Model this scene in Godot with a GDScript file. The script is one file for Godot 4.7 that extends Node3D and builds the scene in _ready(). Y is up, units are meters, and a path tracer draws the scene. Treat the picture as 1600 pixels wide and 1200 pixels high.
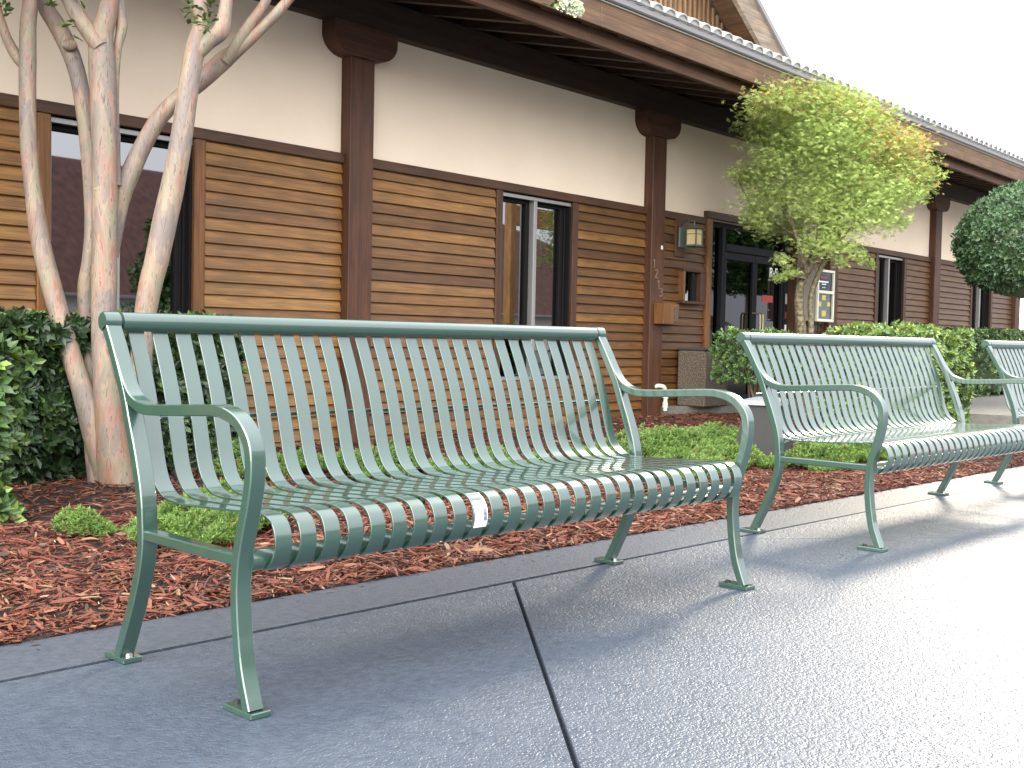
extends Node3D
# Green slatted benches on a sealed pavement, a red mulch bed and a timber and plaster building behind.

# ------------------------------------------------------------------ mesh builder
class MB:
	var v := PackedVector3Array()
	var n := PackedVector3Array()
	var t := PackedVector2Array()
	var i := PackedInt32Array()
	var uo := Vector2.ZERO          # uv offset
	# corners run counter-clockwise seen from outside
	func poly(p: Array, uvs: Array = []) -> void:
		var nn: Vector3 = (p[1] - p[0]).cross(p[2] - p[0]).normalized()
		var b := v.size()
		for k in p.size():
			v.append(p[k]); n.append(nn)
			t.append(uvs[k] if uvs.size() else Vector2(p[k].x + p[k].z, p[k].y) + uo)
		for k in range(1, p.size() - 1):
			i.append_array([b, b + k + 1, b + k])
	# box with chamfered edges, grain runs along the longest side
	func box(x0: float, x1: float, y0: float, y1: float, z0: float, z1: float, c := 0.004) -> void:
		var lo := Vector3(x0, y0, z0)
		var hi := Vector3(x1, y1, z1)
		c = minf(c, 0.3 * minf(x1 - x0, minf(y1 - y0, z1 - z0)))
		var d := hi - lo
		var ax := d.max_axis_index()
		var o1 := (ax + 1) % 3
		var o2 := (ax + 2) % 3
		var uvf = func(p: Vector3): return Vector2(p[ax], p[o1] + p[o2]) + uo
		for a in 3:
			var b1 := (a + 1) % 3
			var b2 := (a + 2) % 3
			for s in [0, 1]:
				var q := []
				for e in [[0, 0], [1, 0], [1, 1], [0, 1]]:
					var p := Vector3()
					p[a] = hi[a] if s else lo[a]
					p[b1] = hi[b1] - c if e[0] else lo[b1] + c
					p[b2] = hi[b2] - c if e[1] else lo[b2] + c
					q.append(p)
				if s == 0: q.reverse()
				poly(q, q.map(uvf))
			if c <= 0.0: continue
			for s1 in [0, 1]:
				for s2 in [0, 1]:
					var e1 := Vector3()
					var e2 := Vector3()
					e1[b1] = hi[b1] if s1 else lo[b1]
					e1[b2] = hi[b2] - c if s2 else lo[b2] + c
					e2[b1] = hi[b1] - c if s1 else lo[b1] + c
					e2[b2] = hi[b2] if s2 else lo[b2]
					var f1 := e1; f1[a] = lo[a] + c
					var f2 := e1; f2[a] = hi[a] - c
					var g1 := e2; g1[a] = lo[a] + c
					var g2 := e2; g2[a] = hi[a] - c
					var q := [f1, f2, g2, g1]
					if s1 == s2: q.reverse()
					poly(q, q.map(uvf))
	# polygon in the x-y plane (counter-clockwise seen from +z) extruded from z0 to z1
	func prism(pts: Array, z0: float, z1: float) -> void:
		var f := []
		var r := []
		for p in pts:
			f.append(Vector3(p.x, p.y, z1)); r.push_front(Vector3(p.x, p.y, z0))
		var tri := Geometry2D.triangulate_polygon(PackedVector2Array(pts))
		for side in [0, 1]:
			var b := v.size()
			for p in pts:
				v.append(Vector3(p.x, p.y, z1 if side else z0)); n.append(Vector3(0, 0, 1 if side else -1)); t.append(Vector2(p.x, p.y) + uo)
			for k in range(0, tri.size(), 3):
				var a := tri[k]
				var bb := tri[k + 1]
				var cc := tri[k + 2]
				var ccw: bool = (pts[bb] - pts[a]).cross(pts[cc] - pts[a]) > 0
				if ccw == (side == 1): i.append_array([b + a, b + cc, b + bb])
				else: i.append_array([b + a, b + bb, b + cc])
		for k in pts.size():
			var a: Vector2 = pts[k]
			var c: Vector2 = pts[(k + 1) % pts.size()]
			poly([Vector3(a.x, a.y, z1), Vector3(a.x, a.y, z0), Vector3(c.x, c.y, z0), Vector3(c.x, c.y, z1)],
				[Vector2(0, a.y) + uo, Vector2(z1 - z0, a.y) + uo, Vector2(z1 - z0, c.y) + uo, Vector2(0, c.y) + uo])
	# flat bar bent along a path in the z-y plane, x0..x1 wide, h thick, edges chamfered
	func bent_bar(path: Array, x0: float, x1: float, h: float, c: float, caps := true) -> void:
		var m := path.size()
		var nor := []
		for k in m:
			var a: Vector2 = path[maxi(k - 1, 0)]
			var b: Vector2 = path[mini(k + 1, m - 1)]
			var d := (b - a).normalized()
			nor.append(Vector2(-d.y, d.x))
		var prof := [Vector2(x0 + c, 0.5), Vector2(x1 - c, 0.5), Vector2(x1, 0.5), Vector2(x1, -0.5), Vector2(x1 - c, -0.5), Vector2(x0 + c, -0.5), Vector2(x0, -0.5), Vector2(x0, 0.5)]
		var off := []
		for k in 8:
			var hh: float = h * prof[k].y
			if k in [2, 3, 6, 7]: hh -= c * signf(hh)
			off.append(Vector2(prof[k].x, hh))
		for k in 8:
			var p: Vector2 = off[k]
			var q: Vector2 = off[(k + 1) % 8]
			var d := q - p
			var on := Vector2(-d.y, d.x).normalized()   # outward, (x, n)
			if on.dot((p + q) * 0.5 - Vector2((x0 + x1) * 0.5, 0)) < 0: on = -on
			var b := v.size()
			var run := 0.0
			for j in m:
				if j: run += path[j].distance_to(path[j - 1])
				for e in [p, q]:
					var w: Vector2 = path[j] + nor[j] * e.y
					v.append(Vector3(e.x, w.y, w.x))
					var nv: Vector2 = nor[j] * on.y
					n.append(Vector3(on.x, nv.y, nv.x))
					t.append(Vector2(run, e.x + e.y) + uo)
			for j in m - 1:
				var s := b + j * 2
				var fn := (v[s + 1] - v[s]).cross(v[s + 2] - v[s])
				if fn.dot(n[s]) > 0: i.append_array([s, s + 2, s + 1, s + 1, s + 2, s + 3])
				else: i.append_array([s, s + 1, s + 2, s + 1, s + 3, s + 2])
		if caps:
			for j in [0, m - 1]:
				var q := []
				for k in 8:
					var w: Vector2 = path[j] + nor[j] * off[k].y
					q.append(Vector3(off[k].x, w.y, w.x))
				poly(q)
	# round tube along 3D points
	func tube(path: Array, rad: Array, sides := 10, wob := 0.0, caps := true, seed_ := 1) -> void:
		var m := path.size()
		var up := Vector3(0.31, 0.17, 0.93).normalized()
		var b := v.size()
		var nz := FastNoiseLite.new()
		nz.seed = seed_; nz.frequency = 6.0
		var run := 0.0
		for k in m:
			if k: run += path[k].distance_to(path[k - 1])
			var d: Vector3 = (path[mini(k + 1, m - 1)] - path[maxi(k - 1, 0)]).normalized()
			var x := d.cross(up).normalized()
			up = x.cross(d).normalized()
			for s in sides + 1:
				var a := TAU * (s % sides) / sides
				var o: Vector3 = x * cos(a) + up * sin(a)
				var r: float = rad[k]
				if wob > 0.0: r *= 1.0 + wob * nz.get_noise_3dv((path[k] + o * rad[k]) * Vector3(1, 0.45, 1))
				v.append(path[k] + o * r); n.append(o); t.append(Vector2(float(s) / sides, run) + uo)
		for k in m - 1:
			for s in sides:
				var a := b + k * (sides + 1) + s
				var c := a + sides + 1
				i.append_array([a, a + 1, c, a + 1, c + 1, c])
		if caps:
			for e in [0, m - 1]:
				var q := []
				for s in sides: q.append(v[b + e * (sides + 1) + s])
				if e == 0: q.reverse()
				poly(q)
	func mesh() -> ArrayMesh:
		var a := []
		a.resize(Mesh.ARRAY_MAX)
		a[Mesh.ARRAY_VERTEX] = v; a[Mesh.ARRAY_NORMAL] = n; a[Mesh.ARRAY_TEX_UV] = t; a[Mesh.ARRAY_INDEX] = i
		var m := ArrayMesh.new()
		m.add_surface_from_arrays(Mesh.PRIMITIVE_TRIANGLES, a)
		return m

# ------------------------------------------------------------------ small helpers
var rng := RandomNumberGenerator.new()
var M := {}
var cam_pos := Vector3(-1.29509, 0.79252, 2.44239)
var cam_basis := Basis.from_euler(Vector3(-0.040089, -0.800273, 0.020128))
const F := 1789.83
var taken := {}

func px(u: float, v: float, depth: float) -> Vector3:      # a photo pixel at a given distance along the view axis
	return cam_pos + cam_basis * Vector3((u - 800.0) / F, -(v - 600.0) / F, -1.0) * depth

func numbered(s: String) -> String:
	taken[s] = taken.get(s, -1) + 1
	return s if taken[s] == 0 else "%s_%03d" % [s, taken[s]]

func part(parent: Node, called: String, mesh: Mesh, mat: Material, xf := Transform3D()) -> MeshInstance3D:
	var o := MeshInstance3D.new()
	o.name = called; o.mesh = mesh; o.material_override = mat; o.transform = xf
	parent.add_child(o, true)
	return o

func thing(called: String, label: String, category: String, xf := Transform3D(), group := "") -> Node3D:
	var o := Node3D.new()
	o.name = numbered(called); o.transform = xf
	add_child(o, true)
	o.set_meta("label", label); o.set_meta("category", category)
	if group: o.set_meta("group", group)
	return o

func structure(o: Node) -> Node:
	o.set_meta("kind", "structure"); return o

func at(p: Vector3) -> Transform3D: return Transform3D(Basis(), p)

func bx(x0: float, x1: float, y0: float, y1: float, z0: float, z1: float, c := 0.004, uo := Vector2.ZERO) -> ArrayMesh:
	var b := MB.new(); b.uo = uo; b.box(x0, x1, y0, y1, z0, z1, c); return b.mesh()

func spline(p: Array, sub: int) -> Array:
	var out := []
	for k in p.size() - 1:
		var a = p[maxi(k - 1, 0)]
		var d = p[mini(k + 2, p.size() - 1)]
		for s in sub:
			out.append(p[k].cubic_interpolate(p[k + 1], a, d, float(s) / sub))
	out.append(p[-1])
	return out

func splinef(p: Array, sub: int) -> Array:
	var out := []
	for k in p.size() - 1:
		for s in sub: out.append(lerpf(p[k], p[k + 1], float(s) / sub))
	out.append(p[-1])
	return out

func scatter(parent: Node, called: String, mesh: Mesh, mat: Material, xf: Array, cols: Array, stuff := true) -> MultiMeshInstance3D:
	var mm := MultiMesh.new()
	mm.transform_format = MultiMesh.TRANSFORM_3D
	mm.use_colors = true
	mm.mesh = mesh
	mm.instance_count = xf.size()
	for k in xf.size():
		mm.set_instance_transform(k, xf[k]); mm.set_instance_color(k, cols[k])
	var o := MultiMeshInstance3D.new()
	o.name = called; o.multimesh = mm; o.material_override = mat
	parent.add_child(o, true)
	if stuff: o.set_meta("kind", "stuff")
	return o

func noise(freq: float, seed_: int, oct := 4, type := FastNoiseLite.TYPE_SIMPLEX_SMOOTH) -> FastNoiseLite:
	var f := FastNoiseLite.new()
	f.frequency = freq; f.seed = seed_; f.fractal_octaves = oct; f.noise_type = type
	return f

func ntex(f: FastNoiseLite, size: int, ramp: Array = [], normal := false, bump := 4.0) -> NoiseTexture2D:
	var t := NoiseTexture2D.new()
	t.width = size; t.height = size; t.seamless = true; t.noise = f; t.generate_mipmaps = false
	if normal: t.as_normal_map = true; t.bump_strength = bump
	if ramp.size():
		var g := Gradient.new()
		g.offsets = PackedFloat32Array(ramp.map(func(e): return e[0]))
		g.colors = PackedColorArray(ramp.map(func(e): return e[1]))
		t.color_ramp = g
	return t

func lin(r: float, g: float, b: float) -> Color: return Color(r, g, b).linear_to_srgb()

func mat(called: String, col: Color, rough := 0.7, metal := 0.0) -> StandardMaterial3D:
	var m := StandardMaterial3D.new()
	m.resource_name = called; m.albedo_color = col; m.roughness = rough; m.metallic = metal
	M[called] = m
	return m

func grain_image() -> ImageTexture:
	var im := Image.create(512, 256, false, Image.FORMAT_RGB8)
	var a := noise(0.012, 3, 4)
	var b := noise(0.05, 9, 3)
	var c := noise(0.008, 21, 2)
	for y in 256:
		for x in 512:
			# tile by blending along both directions
			var fx := float(x) / 512.0
			var ang := fx * TAU
			var q := Vector2(cos(ang), sin(ang)) * 40.0
			var yy := y * 4.0
			var w: float = a.get_noise_3d(q.x * 0.22, q.y * 0.22, yy) * 0.5 + 0.5
			var r: float = b.get_noise_3d(q.x * 0.35, q.y * 0.35, yy * 1.6)
			var big: float = c.get_noise_3d(q.x * 1.2, q.y * 1.2, yy * 0.5)
			var g := clampf(0.78 + 0.28 * (w - 0.5) + 0.24 * r + 0.14 * big, 0.2, 1.0)
			var col := Color(g, g * (0.94 + 0.06 * w), g * (0.86 + 0.12 * w))
			im.set_pixel(x, y, col)
	return ImageTexture.create_from_image(im)

func pitted_image() -> ImageTexture:
	# cast surface with flat tops and small pits, repeating without seams
	var n := 512
	var g := RandomNumberGenerator.new(); g.seed = 411
	var out := PackedFloat32Array(); out.resize(n * n)
	for layer in [[1, .9], [3, .9]]:
		var a := PackedFloat32Array(); a.resize(n * n)
		for k in n * n: a[k] = g.randf() - .5
		var rad: int = layer[0]
		for pass_ in 2:
			for dir in 2:
				var b := PackedFloat32Array(); b.resize(n * n)
				var st := 1 if dir == 0 else n
				var ot := n if dir == 0 else 1
				for row in n:
					var o := row * ot
					var sum := 0.0
					for k in range(-rad, rad + 1): sum += a[o + posmod(k, n) * st]
					for k in n:
						b[o + k * st] = sum
						sum += a[o + ((k + rad + 1) % n) * st] - a[o + posmod(k - rad, n) * st]
				a = b
		var sq := 0.0
		for k in n * n: sq += a[k] * a[k]
		var sd := sqrt(sq / (n * n))
		for k in n * n: out[k] += a[k] / sd * layer[1]
	var im := Image.create(n, n, false, Image.FORMAT_RGB8)
	for k in n * n:
		var h := clampf(.62 + .17 * minf(out[k], .9), 0, 1)
		im.set_pixel(k % n, k / n, Color(h, h, h))
	return ImageTexture.create_from_image(im)

func bark_image() -> ImageTexture:
	# smooth peeling bark: grey-green, pinkish and orange patches with small dark flakes
	var im := Image.create(512, 512, false, Image.FORMAT_RGB8)
	var a := noise(0.011, 5, 4)
	var b := noise(0.014, 15, 4)
	var c := noise(0.05, 25, 3)
	for y in 512:
		for x in 512:
			var an := x / 512.0 * TAU
			var ay := y / 512.0 * TAU
			var p := Vector3(cos(an) * 60.0, sin(an) * 60.0, cos(ay) * 45.0)
			var sh := sin(ay) * 45.0
			var va: float = a.get_noise_3d(p.x + sh, p.y, p.z)
			var vb: float = b.get_noise_3d(p.x, p.y + sh, p.z + 90)
			var vc: float = c.get_noise_3d(p.x * 1.6, p.y * 1.6 + sh, p.z)
			var col := Color(0.70, 0.64, 0.57)
			col = col.lerp(Color(0.64, 0.63, 0.55), smoothstep(0.02, 0.10, va))
			col = col.lerp(Color(0.70, 0.58, 0.54), smoothstep(0.10, 0.15, vb))
			col = col.lerp(Color(0.67, 0.52, 0.43), smoothstep(0.32, 0.37, vb))
			col = col.lerp(Color(0.58, 0.55, 0.54), smoothstep(0.12, 0.17, -va))
			col = col.lerp(Color(0.30, 0.24, 0.21), smoothstep(0.40, 0.47, vc) * 0.7)
			var g := 1.0 + 0.10 * vc
			im.set_pixel(x, y, Color(col.r * g, col.g * g, col.b * g))
	return ImageTexture.create_from_image(im)

func tri(m: StandardMaterial3D, s: float, world := true) -> StandardMaterial3D:
	m.uv1_triplanar = true; m.uv1_world_triplanar = world; m.uv1_scale = Vector3(s, s, s)
	return m

# ------------------------------------------------------------------ materials
func make_materials() -> void:
	var grain := grain_image()
	var wood = func(called, c, rough = 0.62):
		var m := mat(called, c, rough)
		m.albedo_texture = grain
		m.uv1_scale = Vector3(0.9, 3.2, 1)
		m.heightmap_enabled = true; m.heightmap_texture = grain; m.heightmap_scale = 0.06
		return m
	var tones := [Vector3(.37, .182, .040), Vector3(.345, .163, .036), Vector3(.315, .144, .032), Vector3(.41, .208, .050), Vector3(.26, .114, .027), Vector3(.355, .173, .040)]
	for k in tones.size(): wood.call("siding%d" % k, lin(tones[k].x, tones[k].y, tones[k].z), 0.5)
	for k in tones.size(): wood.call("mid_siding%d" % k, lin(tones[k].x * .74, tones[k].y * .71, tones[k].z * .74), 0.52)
	for k in tones.size(): wood.call("dark_siding%d" % k, lin(tones[k].x * .50, tones[k].y * .46, tones[k].z * .52), 0.55)  # darker copies of the same tones, for boards further right
	wood.call("trim", lin(.105, .042, .016)); wood.call("warm_trim", lin(.27, .115, .032)); wood.call("post", lin(.125, .046, .020))
	wood.call("beam", lin(.065, .027, .015)); wood.call("rafter", lin(.075, .038, .022)); wood.call("fascia", lin(.215, .117, .056)); wood.call("lower_fascia", lin(.15, .064, .026))
	wood.call("lattice", lin(.46, .29, .17)); wood.call("barge", lin(.36, .29, .23)); wood.call("gold_timber", lin(.5, .25, .07))
	var pl := mat("plaster", lin(.83, .685, .54), 0.9)
	tri(pl, 0.6)
	pl.albedo_texture = ntex(noise(0.006, 8, 5), 512, [[0.0, Color(.975, .97, .965)], [0.5, Color(.988, .986, .984)], [1.0, Color(1, 1, 1)]])
	pl.heightmap_enabled = true; pl.heightmap_texture = ntex(noise(0.09, 2, 3), 512); pl.heightmap_scale = 0.06
	# bench paint
	var pt := mat("paint", lin(.018, .052, .037), 0.34, 0.0)
	pt.metallic_specular = 0.78
	pt.clearcoat_enabled = true; pt.clearcoat = 1.0; pt.clearcoat_roughness = 0.05
	pt.uv1_scale = Vector3(3, 3, 1)
	pt.roughness_texture = ntex(noise(0.03, 4, 4), 256, [[0.0, Color(.8, .8, .8)], [1.0, Color(1, 1, 1)]])
	mat("dark_rubber", lin(.015, .018, .016), 0.7)
	mat("steel", lin(.55, .55, .55), 0.35, 0.9)
	# pavement: sealed, dark slate, pitted
	var pv := mat("pavement", lin(.052, .068, .096), 0.50)
	pv.metallic_specular = 0.55
	tri(pv, 2.1)
	pv.albedo_texture = ntex(noise(0.012, 31, 6), 1024, [[0.0, Color(.80, .81, .82)], [0.45, Color(.91, .913, .916)], [0.6, Color(.94, .94, .94)], [1.0, Color(1, 1, 1)]])
	pv.heightmap_enabled = true
	pv.heightmap_texture = pitted_image()
	pv.heightmap_scale = 0.26
	pv.roughness_texture = ntex(noise(0.006, 12, 3), 512, [[0.25, Color(.84, .84, .84)], [0.75, Color(1, 1, 1)]])
	var bd := mat("border_concrete", lin(.058, .070, .092), 0.48)
	tri(bd, 2.1)
	bd.albedo_texture = pv.albedo_texture; bd.heightmap_enabled = true; bd.heightmap_texture = pv.heightmap_texture; bd.heightmap_scale = 0.16
	var cc := mat("concrete", lin(.18, .168, .15), 0.85)
	tri(cc, 0.8); cc.albedo_texture = pv.albedo_texture
	cc.heightmap_enabled = true; cc.heightmap_texture = pv.heightmap_texture; cc.heightmap_scale = 0.3
	mat("joint", lin(.02, .02, .022), 0.9)
	var so := mat("soil", lin(.05, .017, .011), 0.95)
	tri(so, 3.0); so.albedo_texture = ntex(noise(0.03, 6, 5), 512, [[0.0, Color(.4, .4, .4)], [1.0, Color(1, 1, 1)]])
	so.heightmap_enabled = true; so.heightmap_texture = ntex(noise(0.05, 61, 4), 512); so.heightmap_scale = 2.0
	var ch := mat("chip", Color(1, 1, 1), 0.72)
	ch.vertex_color_use_as_albedo = true
	ch.albedo_texture = grain; tri(ch, 14.0, false)
	for k in 6:
		var c = [Vector3(.20, .045, .024), Vector3(.27, .075, .042), Vector3(.34, .13, .08), Vector3(.13, .026, .016), Vector3(.22, .055, .034), Vector3(.42, .24, .15)][k]
		var m := mat("chip%d" % k, lin(c.x, c.y, c.z), 0.72)
		m.albedo_texture = grain; tri(m, 14.0, false)
	var lf := mat("leaf", Color(1, 1, 1), 0.42)
	lf.vertex_color_use_as_albedo = true; lf.backlight_enabled = true; lf.backlight = Color(.30, .34, .12)
	var sl := mat("soft_leaf", Color(1, 1, 1), 0.6)
	sl.vertex_color_use_as_albedo = true; sl.backlight_enabled = true; sl.backlight = Color(.55, .58, .22)
	for k in 4:
		var c = [Vector3(.038, .075, .024), Vector3(.055, .10, .032), Vector3(.12, .20, .045), Vector3(.026, .052, .02)][k]
		var m := mat("leaf%d" % k, lin(c.x, c.y, c.z), 0.38)
		m.backlight_enabled = true; m.backlight = Color(.3, .34, .12)
	mat("hedge_core", lin(.07, .095, .04), 0.9)
	mat("twig", lin(.16, .115, .075), 0.8)
	var bk := mat("bark", Color(.84, .80, .77), 0.6)
	tri(bk, 1.0); bk.uv1_scale = Vector3(2.6, .8, 2.6)
	bk.albedo_texture = bark_image()
	bk.heightmap_enabled = true; bk.heightmap_texture = ntex(noise(0.03, 51, 4), 512); bk.heightmap_scale = 0.2
	var mb := mat("maple_bark", lin(.24, .20, .13), 0.8)
	tri(mb, 3.0); mb.albedo_texture = ntex(noise(0.03, 33, 4), 256, [[0.3, Color(.55, .55, .45)], [0.7, Color(1, 1, 1)]])
	# glass, metals
	var gl := mat("solar_glass", lin(.20, .20, .205), 0.015, 1.0)
	mat("door_glass", lin(.03, .03, .033), 0.02, 1.0)
	mat("aluminium", lin(.30, .29, .285), 0.45, 0.5)
	mat("bronze_frame", lin(.010, .009, .009), 0.6, 0.0).metallic_specular = 0.25
	mat("door_frame", lin(.016, .017, .020), 0.6, 0.0).metallic_specular = 0.2
	mat("gutter", lin(.22, .205, .21), 0.5, 0.2)
	mat("drip", lin(.55, .55, .45), 0.5, 0.2)
	mat("tile", lin(.50, .49, .48), 0.45)
	mat("lattice_back", lin(.24, .15, .09), 0.9)
	mat("verdigris", lin(.09, .12, .10), 0.55, 0.4)
	var lg := mat("amber_glass", lin(.62, .50, .26), 0.35)
	lg.backlight_enabled = true; lg.backlight = Color(.6, .5, .3)
	var ag := mat("aggregate", lin(.36, .31, .26), 0.85)
	tri(ag, 2.0); ag.albedo_texture = ntex(noise(0.10, 44, 2, FastNoiseLite.TYPE_CELLULAR), 512, [[0.0, Color(.25, .24, .23)], [0.4, Color(.55, .53, .5)], [0.7, Color(.85, .8, .75)], [1.0, Color(1, 1, 1)]])
	ag.heightmap_enabled = true; ag.heightmap_texture = ag.albedo_texture; ag.heightmap_scale = 1.0
	mat("lid", lin(.05, .05, .052), 0.5)
	mat("pvc", lin(.70, .66, .52), 0.5)
	var ub := mat("grey_plastic", lin(.022, .021, .021), 0.7)
	tri(ub, 2.0); ub.albedo_texture = pv.albedo_texture
	mat("grey_lid", lin(.20, .205, .215), 0.38)
	mat("beige_metal", lin(.40, .35, .31), 0.5)
	mat("cream_frame", lin(.74, .72, .58), 0.45)
	mat("screen", lin(.018, .022, .040), 0.12)
	mat("yellow", lin(.55, .52, .03), 0.5)
	mat("white", lin(.8, .8, .8), 0.5)
	mat("faint_white", lin(.20, .125, .09), 0.7)
	mat("red_sign", lin(.45, .03, .03), 0.5)
	mat("red_text", lin(.22, .03, .04), 0.5)
	mat("brass", lin(.42, .36, .20), 0.4, 0.8)
	mat("paper", lin(.80, .80, .79), 0.6)
	mat("ink", lin(.10, .11, .14), 0.7)
	mat("flower", lin(.82, .83, .76), 0.7)
	mat("far_wall", lin(.70, .68, .63), 0.9)
	var rr := mat("red_roof", lin(.115, .05, .044), 0.9)
	tri(rr, 0.15); rr.albedo_texture = ntex(noise(0.05, 71, 4), 256, [[0.2, Color(.7, .7, .7)], [0.8, Color(1, 1, 1)]])
	mat("black_iron", lin(.015, .015, .016), 0.5, 0.4)
	mat("ground", lin(.10, .105, .11), 0.9)

# ------------------------------------------------------------------ benches
func make_bench(xf: Transform3D, label: String) -> Node3D:
	var root := thing("slatted_bench", label, "bench", xf, "green slatted benches along the pavement")
	var L := 1.88
	var w := 0.040
	var V = func(y: float, z: float): return Vector2(z, y)
	var post := spline([V.call(.800, -.188), V.call(.752, -.158), V.call(.692, -.124), V.call(.640, -.097), V.call(.580, -.074), V.call(.500, -.042), V.call(.420, -.017), V.call(.350, -.008), V.call(.290, -.0075), V.call(.225, -.022), V.call(.158, -.047), V.call(.097, -.0755), V.call(.012, -.118)], 5)
	var arm := spline([V.call(.720, -.139), V.call(.668, -.106), V.call(.634, -.072), V.call(.615, -.022), V.call(.612, .03), V.call(.6185, .16), V.call(.6255, .285), V.call(.624, .33), V.call(.612, .375), V.call(.590, .408), V.call(.556, .432), V.call(.505, .437), V.call(.445, .427), V.call(.387, .410), V.call(.325, .394), V.call(.265, .388), V.call(.200, .392), V.call(.135, .401), V.call(.080, .414), V.call(.012, .440)], 5)
	for s in [0, 1]:
		var x0: float = (L - w) * s
		var b := MB.new(); b.bent_bar(post, x0, x0 + w, 0.026, 0.0025)
		var fr := part(root, "side_frame", b.mesh(), M.paint)
		b = MB.new(); b.bent_bar(arm, x0 + .0012, x0 + w - .0012, 0.0255, 0.0025); part(fr, "armrest", b.mesh(), M.paint)
		part(fr, "stretcher", bx(x0 + .003, x0 + w - .003, .307, .331, -.004, .392, .003), M.paint)
		for f in [[-.175, -.078], [.355, .462]]:
			part(fr, "foot_plate", bx(x0 - .001, x0 + w + .010, 0.0, .013, f[0], f[1], .002), M.paint)
			b = MB.new()
			var bz: float = f[1] - .018 if f[0] < 0.0 else f[0] + .022
			b.tube([Vector3(x0 + .022, .012, bz), Vector3(x0 + .022, .018, bz), Vector3(x0 + .022, .021, bz)], [.0085, .0085, .006], 8)
			part(fr, "bolt", b.mesh(), M.steel if f[0] < 0.0 else M.dark_rubber)
	var r := .0235
	var c := Vector2(-.197, .813)
	var b := MB.new()
	b.tube([Vector3(w + .006, c.y, c.x), Vector3(L - w - .006, c.y, c.x)], [r, r], 28)
	var rail := part(root, "top_rail", b.mesh(), M.paint)
	b = MB.new()
	b.tube([Vector3(w - .004, c.y, c.x), Vector3(w + .008, c.y, c.x)], [r * .9, r * .9], 20)
	part(rail, "gasket", b.mesh(), M.dark_rubber)
	b = MB.new()
	b.tube([Vector3(L - w - .008, c.y, c.x), Vector3(L - w + .004, c.y, c.x)], [r * .9, r * .9], 20)
	part(rail, "gasket", b.mesh(), M.dark_rubber)
	for s in [0, 1]:
		b = MB.new()
		var x0: float = (L - w) * s
		b.tube([Vector3(x0, c.y, c.x), Vector3(x0 + .003, c.y, c.x), Vector3(x0 + w - .003, c.y, c.x), Vector3(x0 + w, c.y, c.x)], [r - .002, r + .001, r + .001, r - .002], 28)
		part(rail, "end_cap", b.mesh(), M.paint)
	b = MB.new()
	b.tube([Vector3(w - .005, .316, .392), Vector3(L - w + .005, .316, .392)], [.0225, .0225], 24)
	part(root, "front_tube", b.mesh(), M.paint)
	b = MB.new()
	b.tube([Vector3(w - .005, .577, -.137), Vector3(L - w + .005, .577, -.137)], [.0055, .0055], 12)
	part(root, "back_rod", b.mesh(), M.paint)
	var sp := spline([V.call(.800, -.203), V.call(.768, -.190), V.call(.724, -.170), V.call(.651, -.140), V.call(.586, -.119), V.call(.529, -.103), V.call(.472, -.086), V.call(.432, -.065), V.call(.408, -.037), V.call(.396, -.003), V.call(.394, .055), V.call(.399, .176), V.call(.405, .290), V.call(.410, .352), V.call(.4095, .386), V.call(.404, .411), V.call(.391, .429), V.call(.369, .439), V.call(.346, .441), V.call(.324, .434), V.call(.305, .420), V.call(.294, .401)], 4)
	var slat := MB.new(); slat.bent_bar(sp, 0, .0420, .0048, .0007)
	var sm := slat.mesh()
	var clip := MB.new(); clip.box(.0, .040, .793, .800, -.206, -.193, .001)
	var cm := clip.mesh()
	for k in 28:
		var q := part(root, "slat", sm, M.paint, at(Vector3(.067 + .0636 * k, 0, 0)))
		part(q, "weld", cm, M.paint)
	return root

# ------------------------------------------------------------------ foliage
func leaf_mesh(l: float, w: float, fold := 0.12) -> MB:
	var b := MB.new()
	add_leaf(b, Transform3D(), l, w, fold)
	return b

func add_leaf(b: MB, xf: Transform3D, l: float, w: float, fold := 0.12) -> void:
	var p := [Vector3(0, 0, 0), Vector3(-w * .5, fold * w, l * .62), Vector3(0, 0, l), Vector3(w * .5, fold * w, l * .62), Vector3(0, -fold * w * .6, l * .55), Vector3(-w * .28, fold * w * .5, l * .28), Vector3(w * .28, fold * w * .5, l * .28)]
	var q := []
	for e in p: q.append(xf * e)
	b.poly([q[0], q[4], q[5]]); b.poly([q[5], q[4], q[1]]); b.poly([q[1], q[4], q[2]])
	b.poly([q[0], q[6], q[4]]); b.poly([q[6], q[3], q[4]]); b.poly([q[3], q[2], q[4]])

func rosette(count: int, l: float, w: float, rise: float, seed_: int) -> ArrayMesh:       # leaves round a shoot, shoot along +y
	var r := RandomNumberGenerator.new(); r.seed = seed_
	var b := MB.new()
	for k in count:
		var a := TAU * k / count * 1.618 * 1.6 + r.randf() * .5
		var e: float = rise + r.randf_range(-.35, .35)
		var bas := Basis(Vector3.UP, a) * Basis(Vector3.RIGHT, -e)
		add_leaf(b, Transform3D(bas, Vector3(0, r.randf_range(-.4, .1) * l, 0)), l * r.randf_range(.7, 1.1), w * r.randf_range(.8, 1.15))
	return b.mesh()

func facing(nrm: Vector3, spin: float, s: float) -> Basis:
	var y := nrm.normalized()
	var x := y.cross(Vector3(.3, .2, .9)).normalized()
	return (Basis(x, y, x.cross(y)) * Basis(Vector3.UP, spin)).scaled(Vector3(s, s, s))

func leaf_col(base: Vector3, vary: float, warm := 0.0) -> Color:
	var g := 1.0 + rng.randf_range(-vary, vary)
	return Color(base.x * g * (1.0 + warm * rng.randf()), base.y * g, base.z * g * rng.randf_range(.8, 1.15))

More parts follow.
